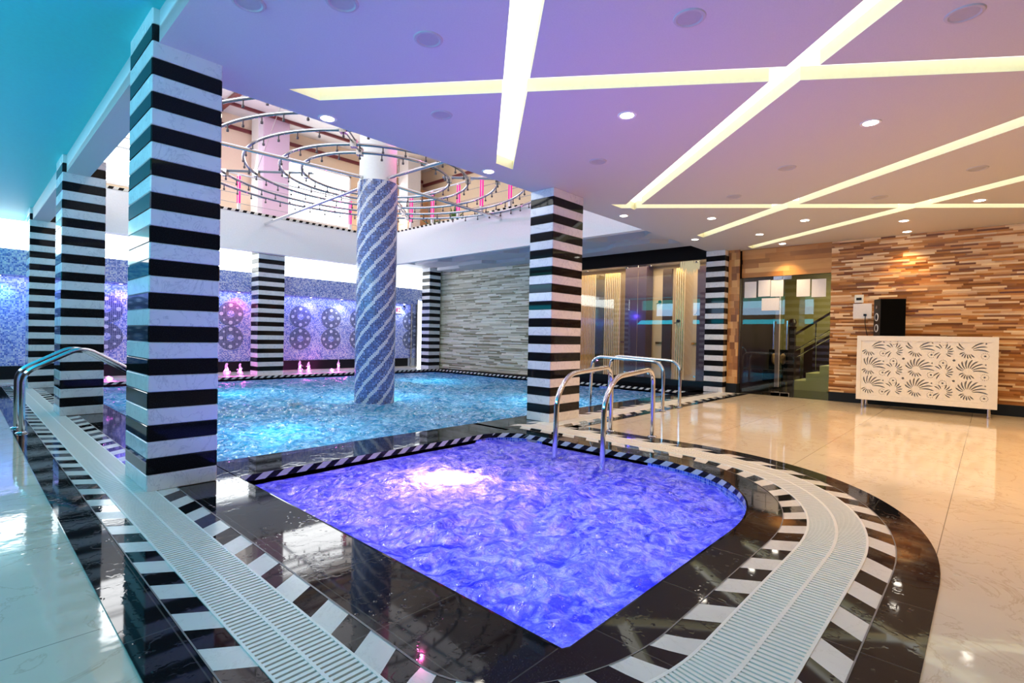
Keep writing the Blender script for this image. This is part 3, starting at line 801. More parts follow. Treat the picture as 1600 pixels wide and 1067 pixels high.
# magenta water jets
def jet(x, y, h, r, label, lean=0):
    t = thing('fountain_jet', label, 'fountain jet', (x, y, 0.0), group='lit fountain jets on the far ledge')
    m = MB(); pr = []
    n = 14
    for i in range(n+1):
        f = i/n; rr = r*(1.25-0.9*f+0.35*math.sin(f*9+x)*0.5)*(1 if f < .93 else .55); pr.append((max(.01, rr), h*f))
    m.lathe(pr, n=14)
    for j in range(9):
        a = random.uniform(0, 2*PI); d = random.uniform(0.6, 1.6)*r; b = random.uniform(0.01, 0.022)
        m.lathe([(b*.4, -b), (b, 0), (b*.4, b)], (math.cos(a)*d, math.sin(a)*d, random.uniform(.03, h*.7)), 8)
    m.v = [(v[0]+0.012*math.sin(v[2]*40+v[1]*30), v[1]+0.01*math.cos(v[2]*35), v[2]) for v in m.v]
    m.build('water_column', M['jet'], t, smooth=True)
    m = MB(); m.lathe([(r*2.2, 0.0), (r*2.0, 0.014), (r*1.2, 0.02)], n=18); m.build('splash', M['jet'], t, smooth=True)
    point('jet_light', (x, y-0.14, 0.10), 7, (1.0, 0.08, 0.65), 0.03)
    point('jet_light', (x, y, h*0.5), 3, (1.0, 0.1, 0.7), 0.02)
for x, h, r, lab in ((4.90, .36, .065, 'tall magenta lit water jet, left one of the pair left of the far striped pillar'),
    (5.24, .34, .05, 'magenta lit water jet nearest the left side of the far striped pillar'),
    (6.89, .38, .05, 'tall magenta lit water jet, left one of the pair under the blue lamp'),
    (7.16, .34, .045, 'magenta lit water jet, right one of the pair under the blue lamp'),
    (7.90, .12, .05, 'low pink bubbling water jet near the round column'),
    (8.12, .40, .035, 'thin tall magenta lit water jet beside the round column'),
    (2.40, .12, .07, 'low magenta water jet seen between the second and nearest pillars')):
    jet(x, 14.92, h, r, lab)

# ------------------------------------------------------------------ striped pillars
def pillar(x0, y0, w_, d_, z1, label, base=0.0):
    t = thing('striped_pillar', label, 'pillar', (x0+w_/2, y0+d_/2, base))
    hgt = z1-base; n = round(CEIL/0.12296*(hgt)/CEIL); n += (n+1) % 2; ch = hgt/n; bv = 0.006
    m = MB(); rows = []; mis = []
    for i in range(n):
        a, b = i*ch, (i+1)*ch
        for z, e in ((a+0.0008, bv), (a+bv, 0), (b-bv, 0), (b-0.0008, bv)):
            hx, hy = w_/2-e, d_/2-e; c = 0.008
            ring = [(-hx+c, -hy), (hx-c, -hy), (hx, -hy+c), (hx, hy-c), (hx-c, hy), (-hx+c, hy), (-hx, hy-c), (-hx, -hy+c)]
            rows.append([(x, y, z) for x, y in ring]); mis.append(i % 2)
    m.grid(rows, lambda i, j: mis[i], closed=True)
    m.build('shaft', [M['white_marble'], M['black_marble']], t)
    return t
pillar(0.955, 4.533, 0.475, 0.70, 3.571, 'nearest black and white striped pillar, tallest in view, at the pool corner')
pillar(0.955, 9.256, 0.475, 0.62, 3.571, 'second black and white striped pillar in the left row')
pillar(0.955, 13.85, 0.475, 0.62, 3.571, 'third striped pillar of the left row, farthest back and partly hidden')
pillar(5.69, 4.533, 0.724, 0.43, CEIL, 'striped pillar at the middle, lit orange on its right face, beside the steel handrails')
pillar(12.10, 4.533, 0.28, 0.45, CEIL, 'narrow striped pillar between the glass wall and the wooden wall')
pillar(5.62, 14.75, 0.72, 0.5, 3.60, 'striped pillar standing at the far edge of the large pool')
pillar(11.41, 14.62, 0.5, 0.45, 3.60, 'thin striped pillar in the far corner next to the grey stone wall')

# ------------------------------------------------------------------ round mosaic column with rain rings
CXY = (5.56, 8.80); CR = 0.38; ZR = 4.25
t = thing('round_column', 'round blue mosaic column with pale spiral bands standing in the large pool', 'column', (CXY[0], CXY[1], -1.3))
m = MB(); n = 64
m.grid([[(CR*math.cos(2*PI*j/n), CR*math.sin(2*PI*j/n), z) for j in range(n+1)] for z in (0, 5.42)], 0,
       uvs=lambda i, j: (2*PI*CR*j/n, -1.3 if i == 0 else 4.12))
m.build('mosaic_shaft', M['mosaic_col'], t, smooth=True, fix=False)
m = MB(); m.lathe([(CR+0.0, 5.42), (CR-0.03, 5.425), (CR-0.03, 8.9)], n=64); o = m.build('plaster_shaft', M['white_paint'], t, smooth=True)
t = thing('rain_ring_frame', 'large frame of concentric steel rain rings around the round column', 'rain shower frame', (CXY[0], CXY[1], ZR))
radii = [1.38, 1.75, 2.33, 2.93, 3.42]
for r in radii:
    m = MB(); N_ = 96; m.tube([(r*math.cos(2*PI*i/N_), r*math.sin(2*PI*i/N_), 0) for i in range(N_)], 0.026, 10, closed=True)
    rg = m.build('ring', M['ring_steel'], t, smooth=True)
noz = MB(); noz.lathe([(0.010, 0.0), (0.010, -0.06), (0.020, -0.065), (0.020, -0.095), (0.008, -0.10)], n=8)
nz0 = noz.build('nozzle', plain('nozzle_metal', (0.10, 0.09, 0.10), 0.35, spec=0.3), t); nz0.location = (radii[0], 0, -0.02)
spots_ = []
for r in radii:
    cnt = int(2*PI*r/0.36)
    for i in range(cnt):
        a = 2*PI*i/cnt; spots_.append((r*math.cos(a), r*math.sin(a)))
spots_.sort(key=lambda p: (p[0]+CXY[0])**2+(p[1]+CXY[1])**2)
rest = MB()
for i, (x, y) in enumerate(spots_):
    if i == 0: nz0.location = (x, y, -0.02)
    elif i < 100:
        c = nz0.copy(); COL.objects.link(c); c.parent = t; c.location = (x, y, -0.02)
    else: rest.lathe([(0.010, -0.02), (0.010, -0.08), (0.020, -0.085), (0.020, -0.115), (0.008, -0.12)], (x, y, 0), 8)
tag(rest.build('nozzles', nz0.data.materials[0], t), kind='stuff')
# four long arms on the axes, and double radial brackets between them
for a, L_ in ((0, 3.46), (PI/2, 5.4), (PI, 4.30), (-PI/2, 3.85)):
    m = MB(); m.tube([(math.cos(a)*0.36, math.sin(a)*0.36, -0.07), (math.cos(a)*L_, math.sin(a)*L_, -0.17)], 0.032, 12); m.build('arm', M['chrome'], t, smooth=True)
for k_ in range(4):
    a = PI/4+PI/2*k_
    for s_ in (-0.035, 0.035):
        m = MB(); ca, sa = math.cos(a), math.sin(a)
        m.tube([(ca*1.25-sa*s_, sa*1.25+ca*s_, 0.05), (ca*3.5-sa*s_, sa*3.5+ca*s_, 0.05)], 0.013, 8); m.build('bracket_bar', M['steel'], t)
    for r in radii:
        m = MB(); m.box(-0.05, -0.05, -0.05, 0.05, 0.05, 0.07, mat=Matrix.Translation((math.cos(a)*r, math.sin(a)*r, 0)) @ Matrix.Rotation(a, 4, 'Z')); m.build('clamp', M['steel'], t)
    m = MB(); r = 2.33; m.tube([(math.cos(a)*r, math.sin(a)*r, 0.05), (math.cos(a)*1.2, math.sin(a)*1.2, 3.3)], 0.005, 6); m.build('hanger_wire', M['steel'], t)

# ------------------------------------------------------------------ right side: wooden wall, door, glass
def strip_wall(name, x, y0, y1, z0, z1, mat, row=0.044, lmin=0.22, lmax=0.6, depth=0.028, holes=(), wedge=True):
    """wall face toward -x made of split tiles"""
    m = MB(); z = z0; r = 0
    while z < z1-0.002:
        zt = min(z+row, z1); y = y0-random.uniform(0, 0.3)
        while y < y1:
            L_ = random.uniform(lmin, lmax); a, b = max(y, y0), min(y+L_, y1); y += L_
            if b-a < 0.01: continue
            segs = [(a, b)]
            for hy0, hy1, hz0, hz1 in holes:
                if zt > hz0+0.001 and z < hz1-0.001:
                    ns = []
                    for p, q in segs:
                        if q <= hy0 or p >= hy1: ns.append((p, q)); continue
                        if p < hy0: ns.append((p, hy0))
                        if q > hy1: ns.append((hy1, q))
                    segs = ns
            for p, q in segs:
                if q-p < 0.005: continue
                d = random.uniform(0.0, depth); d2 = d+(random.uniform(0, 0.012) if wedge else 0); tn = random.random()
                b_ = len(m.v)
                P8 = [(x-d, p, z), (x+0.04, p, z), (x+0.04, q, z), (x-d, q, z), (x-d2, p, zt), (x+0.04, p, zt), (x+0.04, q, zt), (x-d2, q, zt)]
                m.v += P8
                for fq in ((0,3,2,1),(4,5,6,7),(0,1,5,4),(2,3,7,6),(3,0,4,7)):
                    m.f.append(tuple(b_+i for i in fq)); m.mi.append(0); m.uv.append(None); m.tint.append(tn)
        z = zt; r += 1
    return struct(m, name, mat, tint=True)
DY0, DY1, DZ = 2.46, 4.28, 2.68
strip_wall('wall_right', RF, -3.5, DY0, 0.19, CEIL, M['wood_strips'], row=0.034, depth=0.034, lmin=0.18, lmax=0.5)
strip_wall('wall_right_above_door', RF, DY0, 4.27, DZ, CEIL, M['wood_smooth'], row=0.105, lmin=0.5, lmax=1.3, depth=0.01)
strip_wall('wall_right_pier', 12.30, 4.28, 4.52, 0.22, CEIL, M['wood_smooth'], row=0.16, lmin=0.1, lmax=0.14, depth=0.006)
m = MB(); m.box(12.26, 4.28, 0, 12.5, 4.52, 0.22); struct(m, 'baseboard_pier', M['black'])
S('wall_right_backing', M['header'], RF+0.03, -3.5, 0.0, RF+0.15, DY0, CEIL+.02)
S('wall_right_lintel', M['header'], RF+0.03, DY0, DZ, RF+0.15, 4.6, CEIL+.02)
S('baseboard_right', M['black'], RF-0.02, -3.5, 0.0, RF+0.04, DY0, 0.19)
# stone wall by the pool
strip_wall('wall_stone', 12.02, 9.75, 15.0, 0.02, 3.62, M['stone_strips'], row=0.036, lmin=0.3, lmax=1.0, depth=0.045)
S('wall_stone_backing', M['header'], 12.05, 9.75, 0, 12.4, 15.0, 3.8)
# glass wall: plinth, dark header, panes
S('wall_glass_plinth', M['black_marble'], 12.30, 4.98, 0, 12.46, 9.75, 0.21)
S('wall_glass_header', M['header'], 12.36, 4.98, 3.20, 12.50, 9.75, 3.80)
t = tag(thing('window_4', None, None, (12.40, 4.98, 0.21)), kind='structure')
for a, b in ((0.0, 1.965), (1.975, 3.94), (3.95, 4.77)):
    m = MB(); m.box(0, a, 0, 0.012, b, 3.0); m.build('pane', M['glass'], t)
for y in (0.35, 1.6, 2.3, 3.6):
    for z in (0.10, 2.93):
        m = MB(); m.lathe([(0.025, -0.03), (0.025, 0.0)], (0, y, z), 14, 'X'); m.build('fixing', M['chrome'], t)
# changing room behind the glass
S('wall_changing_back', M['cream_paint'], 14.4, 4.6, 0, 14.5, 10.6, 3.5)
S('wall_changing_left', M['cream_paint'], 12.5, 10.5, 0, 14.5, 10.6, 3.5)
S('floor_changing', M['marble'], 12.46, 4.6, 0.0, 14.5, 10.6, 0.06)
S('ceiling_changing', M['ceiling'], 12.46, 4.55, 3.42, 14.5, 10.6, 3.5)
S('wall_changing_right', M['lilac_dark'], 12.50, 4.52, 0, 16.1, 4.62, 3.5)
def stripe_panel(y0, y1, label):
    t = thing('ribbed_panel', label, 'panel', (14.0, y0, 0.06)); w_ = y1-y0
    m = MB(); m.box(0, 0, 0, 0.05, w_, 3.2); m.build('board', M['cream_paint'], t)
    m = MB(); k_ = 0.03
    while k_ < w_-0.02: m.box(-0.02, k_, 0, 0.001, k_+0.02, 3.2); k_ += 0.065
    m.build('ribs', M['brass'], t)
stripe_panel(9.35, 10.3, 'gold ribbed wall panel at the left end behind the glass wall')
stripe_panel(8.45, 9.0, 'gold ribbed wall panel left of the plum column behind the glass')
stripe_panel(6.35, 6.62, 'narrow gold ribbed panel right of the plum column behind the glass')
def slabthing(name, cat, mat, y0, y1, x, label, z1=3.2, dx=0.08):
    m = MB(); m.box(0, 0, 0, dx, y1-y0, z1); o = m.build(name, mat, loc=(x, y0, 0.06)); return tag(o, label, cat)
slabthing('mirror_panel', 'panel', M['smoked'], 9.02, 9.32, 13.98, 'tall dark mirror panel between the two left ribbed panels')
slabthing('plum_column', 'column', M['lilac_dark'], 7.50, 8.21, 13.9, 'plum square column in the middle of the changing room', 3.35, 0.4)
slabthing('partition', 'partition', M['dark_wood'], 6.74, 7.02, 13.98, 'narrow dark brown panel with gold lights above, behind the glass')
slabthing('partition', 'partition', M['lilac_dark'], 5.3, 5.95, 13.9, 'wide dark panel next to the narrow striped pillar behind the glass')
for i, (y, z, lab) in enumerate(((8.3, 2.35, 'black shower tap left of the plum column'), (7.3, 2.35, 'black shower tap right of the plum column'), (6.52, 1.75, 'black shower tap on the narrow ribbed panel'), (6.12, 2.0, 'black shower tap beside the wide dark panel'))):
    t = thing('shower_tap', lab, 'tap', (14.40 if i != 2 else 13.99, y, z), group='shower taps in the changing room')
    m = MB(); m.lathe([(0.04, -0.06), (0.045, 0.0)], (0, 0, 0), 14, 'X'); m.build('valve', M['black'], t)
    m = MB(); m.tube([(-0.05, 0, 0), (-0.06, 0.06, -0.06), (-0.06, 0.10, -0.06)], 0.012, 8); m.build('handle', M['black'], t)
    for zz in (0.85,):
        pass
for y0, y1, lab in ((8.22, 8.62, 'dark towel bar left of the plum column'), (7.0, 7.42, 'dark towel bar right of the plum column'), (6.0, 6.3, 'dark towel bar by the wide dark panel')):
    m = MB(); m.box(-0.03, 0, 0, 0.0, y1-y0, 0.06); tag(m.build('towel_bar', M['brass'], loc=(14.40, y0, 1.08)), lab, 'towel bar', 'towel bars in the changing room')
t = thing('chandelier', 'crystal chandelier hanging behind the glass wall near the narrow pillar', 'chandelier', (13.5, 6.0, 3.42))
m = MB(); m.lathe([(0.08, -0.03), (0.30, 0.0)], n=32); m.build('canopy', M['black'], t)
m = MB()
for ring_, (r, nn) in enumerate(((0.08, 8), (0.16, 14), (0.24, 20))):
    for i in range(nn):
        a = 2*PI*i/nn
        m.lathe([(0.004, -0.03), (0.016, -0.20-0.06*(2-ring_)), (0.003, -0.30-0.07*(2-ring_))], (r*math.cos(a), r*math.sin(a), 0), 6)
m.build('crystals', glow('crystal', (1.0, 0.8, 0.5), 0.7), t)
area('changing_room_light', (13.3, 7.4, 3.38), (0, 0, -1), 1.4, 5, 190, (1.0, 0.70, 0.40))
point('blue_mirror_light', (13.75, 7.9, 1.9), 9, (0.1, 0.05, 1.0), 0.05)

# lobby behind the glass door
S('floor_lobby', M['granite'], 12.52, -0.5, -0.005, 16.1, 4.52, 0.004)
S('wall_lobby_back', M['greenwall'], 15.9, -0.5, 0, 16.05, 4.52, 3.5)
S('wall_lobby_side', M['greenwall'], 12.6, -0.55, 0, 16.1, -0.45, 3.5)
S('ceiling_lobby', M['ceiling'], 12.52, -0.5, 3.35, 16.1, 4.52, 3.45)
area('lobby_light', (14.2, 2.2, 3.2), (0, 0, -1), 1.5, 2, 130, (1.0, 0.90, 0.55))
t = thing('staircase', 'staircase with cream side rising to the right behind the glass door', 'stairs', (14.5, 3.67, 0))
m = MB(); pts = [(0.0, 0.0), (0.0, 0.24)]; y, z = 0.0, 0.24
for i in range(9): pts += [(y-0.30, z), (y-0.30, z+0.20)]; y -= 0.30; z += 0.20
pts += [(y-0.3, z), (y-0.3, z-0.5), (-0.75, 0.0)]
mtx = Matrix(((0, 0, 1, 0), (1, 0, 0, 0), (0, 1, 0, 0), (0, 0, 0, 1)))
m.prism(pts, 0, 1.1, matrix=mtx); m.build('steps', plain('stair_paint', (0.80, 0.80, 0.42), 0.5), t)
m = MB(); m.box(-0.07, -0.04, 0, 0.07, 0.10, 1.55); m.lathe([(0.09, 1.55), (0.10, 1.6), (0.06, 1.62), (0.10, 1.70), (0.07, 1.79), (0.01, 1.81)], (0, 0.03, 0), 20); m.build('newel_post', M['dark_wood'], t)
for z_, r_, mt in ((1.42, 0.03, 'dark_wood'), (1.0, 0.015, 'chrome'), (0.82, 0.015, 'chrome')):
    m = MB(); m.tube([(0, -0.05, z_), (0, -2.6, z_+1.75)], r_, 10); m.build('handrail' if r_ > .02 else 'rod', M[mt], t)
for i in range(4):
    m = MB(); yy = -0.5-0.6*i; m.tube([(0, yy, 0.2+0.67*(-yy)), (0, yy, 1.40+0.68*(-yy-.05))], 0.015, 8); m.build('baluster', M['chrome'], t)
m = MB(); m.prism([(0.02, 0.25), (0.02, 1.05), (-2.7, 2.75), (-2.7, 0.25)], 1.1, 1.2, matrix=mtx); m.build('inner_wall', M['dark_wood'], t)
tag(slabthing('dark_cabinet', 'cabinet', M['dark_wood'], 3.72, 3.9, 14.9, 'low dark wooden cabinet left of the stair post behind the door', 1.05, 0.5))
slabthing('pale_post', 'post', M['pink_paint'], 3.93, 4.02, 14.2, 'thin pale lilac post behind the left glass door', 3.3, 0.1)
t = thing('massage_chair', 'black reclining chair with orange cushions behind the left door leaf', 'chair', (15.1, 4.30, 0.0))
m = MB(); m.box(-0.4, -0.35, 0.15, 0.3, 0.15, 0.45, bevel=.05); m.lathe([(.2, 0), (.2, .15)], (0, -.1, 0), 16); m.build('seat', M['black'], t)
m = MB(); m.box(0.1, -0.35, 0.45, 0.3, 0.15, 1.0); m.build('backrest', M['black'], t)
m = MB(); m.lathe([(0.02, -.15), (.06, -.1), (.07, 0), (.06, .1), (.02, .15)], (0.05, -.22, .75), 14); m.lathe([(0.02, -.15), (.06, -.1), (.07, 0), (.06, .1), (.02, .15)], (0.05, 0.0, .75), 14); m.build('cushion', M['orange_paint'], t)
# the glass door
t = tag(thing('door_2', None, None, (12.44, DY0, 0.01)), kind='structure')
W_ = 4.28-DY0
for a, b in ((0.0, 0.93), (0.94, W_)):
    m = MB(); m.box(0, a, 0, 0.012, b, DZ-0.02); lf = m.build('door_leaf', M['smoked'], t)
    yh = 0.80 if a == 0 else 1.07
    m = MB(); m.tube([(-0.06, yh, 1.03), (-0.06, yh, 1.66)], 0.02, 12)
    for zz in (1.08, 1.61): m.tube([(-0.06, yh, zz), (0.0, yh, zz)], 0.013, 8)
    m.build('door_handle', M['chrome'], lf, smooth=True)
    for z_ in (0, DZ-0.10):
        m = MB(); ya = a if a else b-0.18
        m.box(-0.012, ya, z_, 0.024, ya+0.18, z_+0.08); m.build('patch_fitting', M['chrome'], lf)
m = MB(); m.box(-0.012, 0.76, 0, 0.024, 1.12, 0.07); m.build('floor_patch', M['chrome'], t)
# notices taped to the door
for (ya, yb, za, zb, lab) in ((3.94, 4.20, 2.21, 2.58, 'white paper notice at the top left of the glass door, beside the wooden pier'),
    (3.645, 3.90, 2.23, 2.60, 'white paper notice, second from the left in the top row on the door'),
    (3.375, 3.635, 2.22, 2.59, 'white paper notice, third from the left in the top row on the door'),
    (3.45, 3.82, 1.91, 2.19, 'wide white paper notice hanging below the top row on the door'),
    (2.85, 3.11, 2.20, 2.57, 'white paper notice right of the door joint, left one of two'),
    (2.55, 2.82, 2.18, 2.56, 'white paper notice nearest the right end of the glass door')):
    m = MB(); m.box(-0.003, 0, 0, 0, yb-ya, zb-za)
    tag(m.build('paper_notice', M['paper'], loc=(12.437, ya, za)), lab, 'notice', 'paper notices on the glass door')

# switch, socket box, cable
t = thing('control_switch', 'small cream control switch on the wooden wall above the socket box', 'switch', (RF-0.03, 1.88, 2.03))
m = MB(); m.box(-0.04, 0, 0, 0.02, 0.15, 0.16); m.build('casing', M['plastic'], t)
m = MB(); m.box(-0.045, 0.03, 0.05, -0.039, 0.12, 0.10)
m.build('display', M['black'], t)
t = thing('socket_box', 'square white socket box with a dangling black cable on the wooden wall', 'socket', (RF-0.03, 1.74, 1.71))
m = MB(); m.box(-0.035, 0, 0, 0.02, 0.31, 0.30); m.build('cover', M['paper'], t)
m = MB(); m.box(-0.06, 0.08, 0.05, -0.034, 0.13, 0.09); m.build('plug', M['black'], t)
m = MB(); m.tube([(-0.05, 0.10, 0.05), (-0.06, 0.10, -0.1), (-0.05, 0.07, -0.3), (-0.05, 0.03, -0.45)], 0.006, 8); m.build('cable', M['black'], t)

# ------------------------------------------------------------------ counter
CX, CY0, CY1, CZ0, CZ1 = 11.72, -0.11, 1.86, 0.15, 1.355
t = thing('reception_counter', 'white counter with carved leaf and flower front on short steel legs', 'counter', (CX, CY0, 0))
W_ = CY1-CY0
m = MB(); m.box(0.02, 0, CZ0, 0.50, 0.03, CZ1); m.box(0.02, W_-0.03, CZ0, 0.50, W_, CZ1); m.box(0.02, 0.03, CZ1-0.03, 0.50, W_-0.03, CZ1); m.box(0.02, 0.03, CZ0, 0.5, W_-0.03, CZ0+0.03); m.box(0.045, 0.03, CZ0+.03, 0.055, W_-0.03, CZ1-.03)
m.build('body', M['lacquer'], t)
m = MB(); fw_ = 0.09
m.box(-0.02, 0, CZ0, 0.021, fw_*0.75, CZ1); m.box(-0.02, W_-fw_*0.75, CZ0, 0.021, W_, CZ1); m.box(-0.0199, fw_*0.75, CZ1-fw_, 0.021, W_-fw_*0.75, CZ1); m.box(-0.0199, fw_*0.75, CZ0, 0.021, W_-fw_*0.75, CZ0+fw_)
m.build('frame', M['lacquer'], t)
# carved panel: holes in a sheet (2D outline, u along -y, v up)
pw, ph_ = W_-2*fw_*0.75, CZ1-CZ0-2*fw_
def drop(bx, by, ang, L_, wd, curl):
    c, rr = [], []
    n = 7; x, y, a = bx, by, ang; pts = []
    for i in range(n+1):
        f = i/n; pts.append((x, y, a, wd*(0.18+0.82*math.sin(PI*min(1, f*0.62+0.12))**1.5)*(1 if f < 1 else .5)))
        x += math.cos(a)*L_/n; y += math.sin(a)*L_/n; a += curl/n
    l = [(p[0]-math.sin(p[2])*p[3]/2, p[1]+math.cos(p[2])*p[3]/2) for p in pts]
    r = [(p[0]+math.sin(p[2])*p[3]/2, p[1]-math.cos(p[2])*p[3]/2) for p in pts]
    return l+[(pts[-1][0]+math.cos(pts[-1][2])*wd*.35, pts[-1][1]+math.sin(pts[-1][2])*wd*.35)]+r[::-1]
def circ(cx, cy, r, n=12): return [(cx+r*math.cos(2*PI*i/n), cy+r*math.sin(2*PI*i/n)) for i in range(n)]
cell_w, cell_h = 0.70, 0.355
shapes = []
for ci in range(-1, 4):
    for cj in range(-1, 4):
        ox, oy = ci*cell_w-0.02, cj*cell_h+0.02
        for i in range(9):    # large fan sweeping up and right
            a = math.radians(165-19*i); shapes.append(drop(ox+0.15+0.062*math.cos(a), oy+0.14+0.062*math.sin(a), a, 0.115+0.010*i, 0.023, -0.75))
        for i in range(8):    # smaller fan drooping left
            a = math.radians(110+24*i); shapes.append(drop(ox+0.52+0.055*math.cos(a), oy+0.13+0.055*math.sin(a), a, 0.08+0.005*i, 0.019, 0.5))
        for i in range(6):
            a = math.radians(200+20*i); shapes.append(drop(ox+0.15+0.055*math.cos(a), oy+0.14+0.055*math.sin(a), a, 0.075, 0.019, 0.5))
        for i in range(6):
            a = math.radians(-50+22*i); shapes.append(drop(ox+0.52+0.055*math.cos(a), oy+0.13+0.055*math.sin(a), a, 0.085, 0.019, 0.6))
        for i in range(5):
            a = math.radians(60+24*i); shapes.append(drop(ox+0.30+0.03*math.cos(a), oy+0.24+0.03*math.sin(a), a, 0.07, 0.017, -0.6))
        for rx, ry in ((0.36, 0.06), (0.52, 0.28)):
            for i in range(12): a = 2*PI*i/12; shapes.append(circ(ox+rx+0.05*math.cos(a), oy+ry+0.05*math.sin(a), 0.0065, 8))
            shapes.append(circ(ox+rx, oy+ry, 0.015))
        for rx, ry, r in ((0.36, 0.20, 0.026), (0.34, 0.135, 0.012), (0.63, 0.24, 0.014), (0.37, 0.27, 0.012), (0.665, 0.33, 0.02)): shapes.append(circ(ox+rx, oy+ry, r))
mg = 0.004; kept = []; cent = []
def inside(s_): return all(mg < x < pw-mg and mg < y < ph_-mg for x, y in s_)
occ = set()
for s_ in shapes:
    if not inside(s_): continue
    cells = set((int(x/0.004), int(y/0.004)) for i in range(len(s_)) for x, y in [((s_[i][0]+(s_[(i+1) % len(s_)][0]-s_[i][0])*q), (s_[i][1]+(s_[(i+1) % len(s_)][1]-s_[i][1])*q)) for q in (0, .25, .5, .75)])
    if cells & occ: continue
    for cxx, cyy in cells:
        for dx in (-1, 0, 1):
            for dy in (-1, 0, 1): occ.add((cxx+dx, cyy+dy))
    kept.append(s_)
pn = slab_with_holes('carved_panel', [(0, 0), (pw, 0), (pw, ph_), (0, ph_)], kept, -0.012, 0.008, M['lacquer'])
print('CARVED', len(kept), len(shapes))
pn.parent = t
# sheet x -> -y world, sheet y -> z, sheet z -> -x
pn.matrix_local = Matrix(((0, 0, -1, 0.006), (-1, 0, 0, W_-fw_*0.75), (0, 1, 0, CZ0+fw_), (0, 0, 0, 1)))
m = MB(); m.box(0.034, fw_*.75, CZ0+fw_, 0.042, W_-fw_*.75, CZ1-fw_); m.build('backing_board', plain('hole_shade_grey', (0.42, 0.41, 0.41), 0.7), t)  # grey puts the shade inside the carved holes into the board colour
for x, y in ((0.05, 0.10), (0.05, W_-0.10), (0.44, 0.10), (0.44, W_-0.10)):
    m = MB(); m.lathe([(0.035, 0), (0.035, 0.01), (0.025, 0.012), (0.025, CZ0)], (x, y, 0), 16); m.build('leg', M['chrome'], t, smooth=True)
# loudspeaker on the counter
t = thing('loudspeaker', 'tall black loudspeaker with two white ringed cones standing on the white counter', 'speaker', (CX+0.30, 1.42, CZ1), math.radians(27))
m = MB(); m.box(-0.15, -0.22, 0, 0.15, 0.19, 0.70); m.build('cabinet', M['black'], t)
m = MB(); m.box(-0.165, -0.21, 0.015, -0.15, 0.18, 0.685); m.build('side_cloth', M['cloth'], t)
for z_, r_ in ((0.36, 0.075), (0.15, 0.075)):
    m = MB(); m.lathe([(r_, 0), (r_, 0.012), (r_*0.82, 0.014), (r_*0.8, 0.002)], (0, 0.19, z_), 28, 'Y'); dr = m.build('cone_ring', M['white_paint'], t, smooth=True)
    m = MB(); m.lathe([(r_*0.8, 0.004), (r_*0.3, -0.01), (r_*0.2, 0.012), (0.005, 0.014)], (0, 0.195, z_), 24, 'Y'); m.build('cone', M['black'], dr, smooth=True)
m = MB(); m.lathe([(0.03, 0), (0.03, 0.01), (0.004, 0.014)], (0, 0.19, 0.55), 18, 'Y'); m.build('tweeter', M['steel'], t)

# ------------------------------------------------------------------ handrails
def arc(c, r, a0, a1, n, plane):
    out = []
    for i in range(n+1):
        a = a0+(a1-a0)*i/n; out.append((c[0]+plane[0]*r*math.cos(a), c[1]+plane[1]*r*math.cos(a), c[2]+r*math.sin(a)))
    return out
def smooth_path(ctrl, it=3):
    """ctrl: (s, z, cut) corner points; corners are rounded by arcs of radius cut"""
    out = [Vector((ctrl[0][0], ctrl[0][1]))]
    for i in range(1, len(ctrl)-1):
        a, b, c = Vector(ctrl[i-1][:2]), Vector(ctrl[i][:2]), Vector(ctrl[i+1][:2]); r = ctrl[i][2]
        p = b+(a-b).normalized()*r; q = b+(c-b).normalized()*r
        for j in range(9):
            f = j/8; out.append((p.lerp(b, f)).lerp(b.lerp(q, f), f))
    out.append(Vector(ctrl[-1][:2])); return out
def rail_pair(label, p_in, p_out, sep, ctrl):
    """two bent tubes going from the deck foot p_out over and down into the water at p_in; sep = offset of the second"""
    t = thing('pool_handrail', label, 'handrail', (p_out[0], p_out[1], 0))
    d = Vector((p_in[0]-p_out[0], p_in[1]-p_out[1])); L_ = d.length; d.normalize()
    prof = smooth_path([(a*L_, z, r) for a, z, r in ctrl])
    for off in ((0, 0), sep):
        m = MB(); m.tube([(d.x*p.x+off[0], d.y*p.x+off[1], p.y) for p in prof], 0.0275, 14); m.build('rail', M['chrome'], t, smooth=True)
        m = MB(); m.lathe([(0.06, 0.0), (0.06, 0.006), (0.045, 0.016), (0.028, 0.02)], (off[0], off[1], 0), 24); m.build('base_flange', M['chrome'], t, smooth=True)
    z_ = -0.35; m = MB(); nn = Vector((-d.y, d.x))*0; q0 = Vector((d.x*L_, d.y*L_))
    m.tube([(q0.x, q0.y, z_), (q0.x+sep[0], q0.y+sep[1], z_)], 0.03, 10); m.build('step', M['chrome'], t)
rail_pair('nearest pair of bent steel handrails going down into the violet pool', (4.36, 3.40), (5.80, 3.60), (0.06, -0.56),
    [(0, 0, 0), (0, 0.84, 0.20), (0.82, 0.80, 0.22), (0.97, 0.55, 0.10), (1.0, -0.45, 0)])
rail_pair('pair of bent steel handrails at the large pool behind the nearer pair', (8.10, 5.50), (8.12, 4.03), (0.64, 0.0),
    [(0, 0, 0), (0, 0.82, 0.22), (0.97, 0.88, 0.24), (1.0, -0.45, 0)])
rail_pair('steel handrails at the far left going over the grating toward the second pillar', (2.1, 8.05), (0.51, 8.05), (-0.02, 0.45),
    [(0, 0, 0), (0, 0.68, 0.12), (0.33, 0.98, 0.14), (0.9, 0.42, 0.2), (1.0, -0.45, 0)])

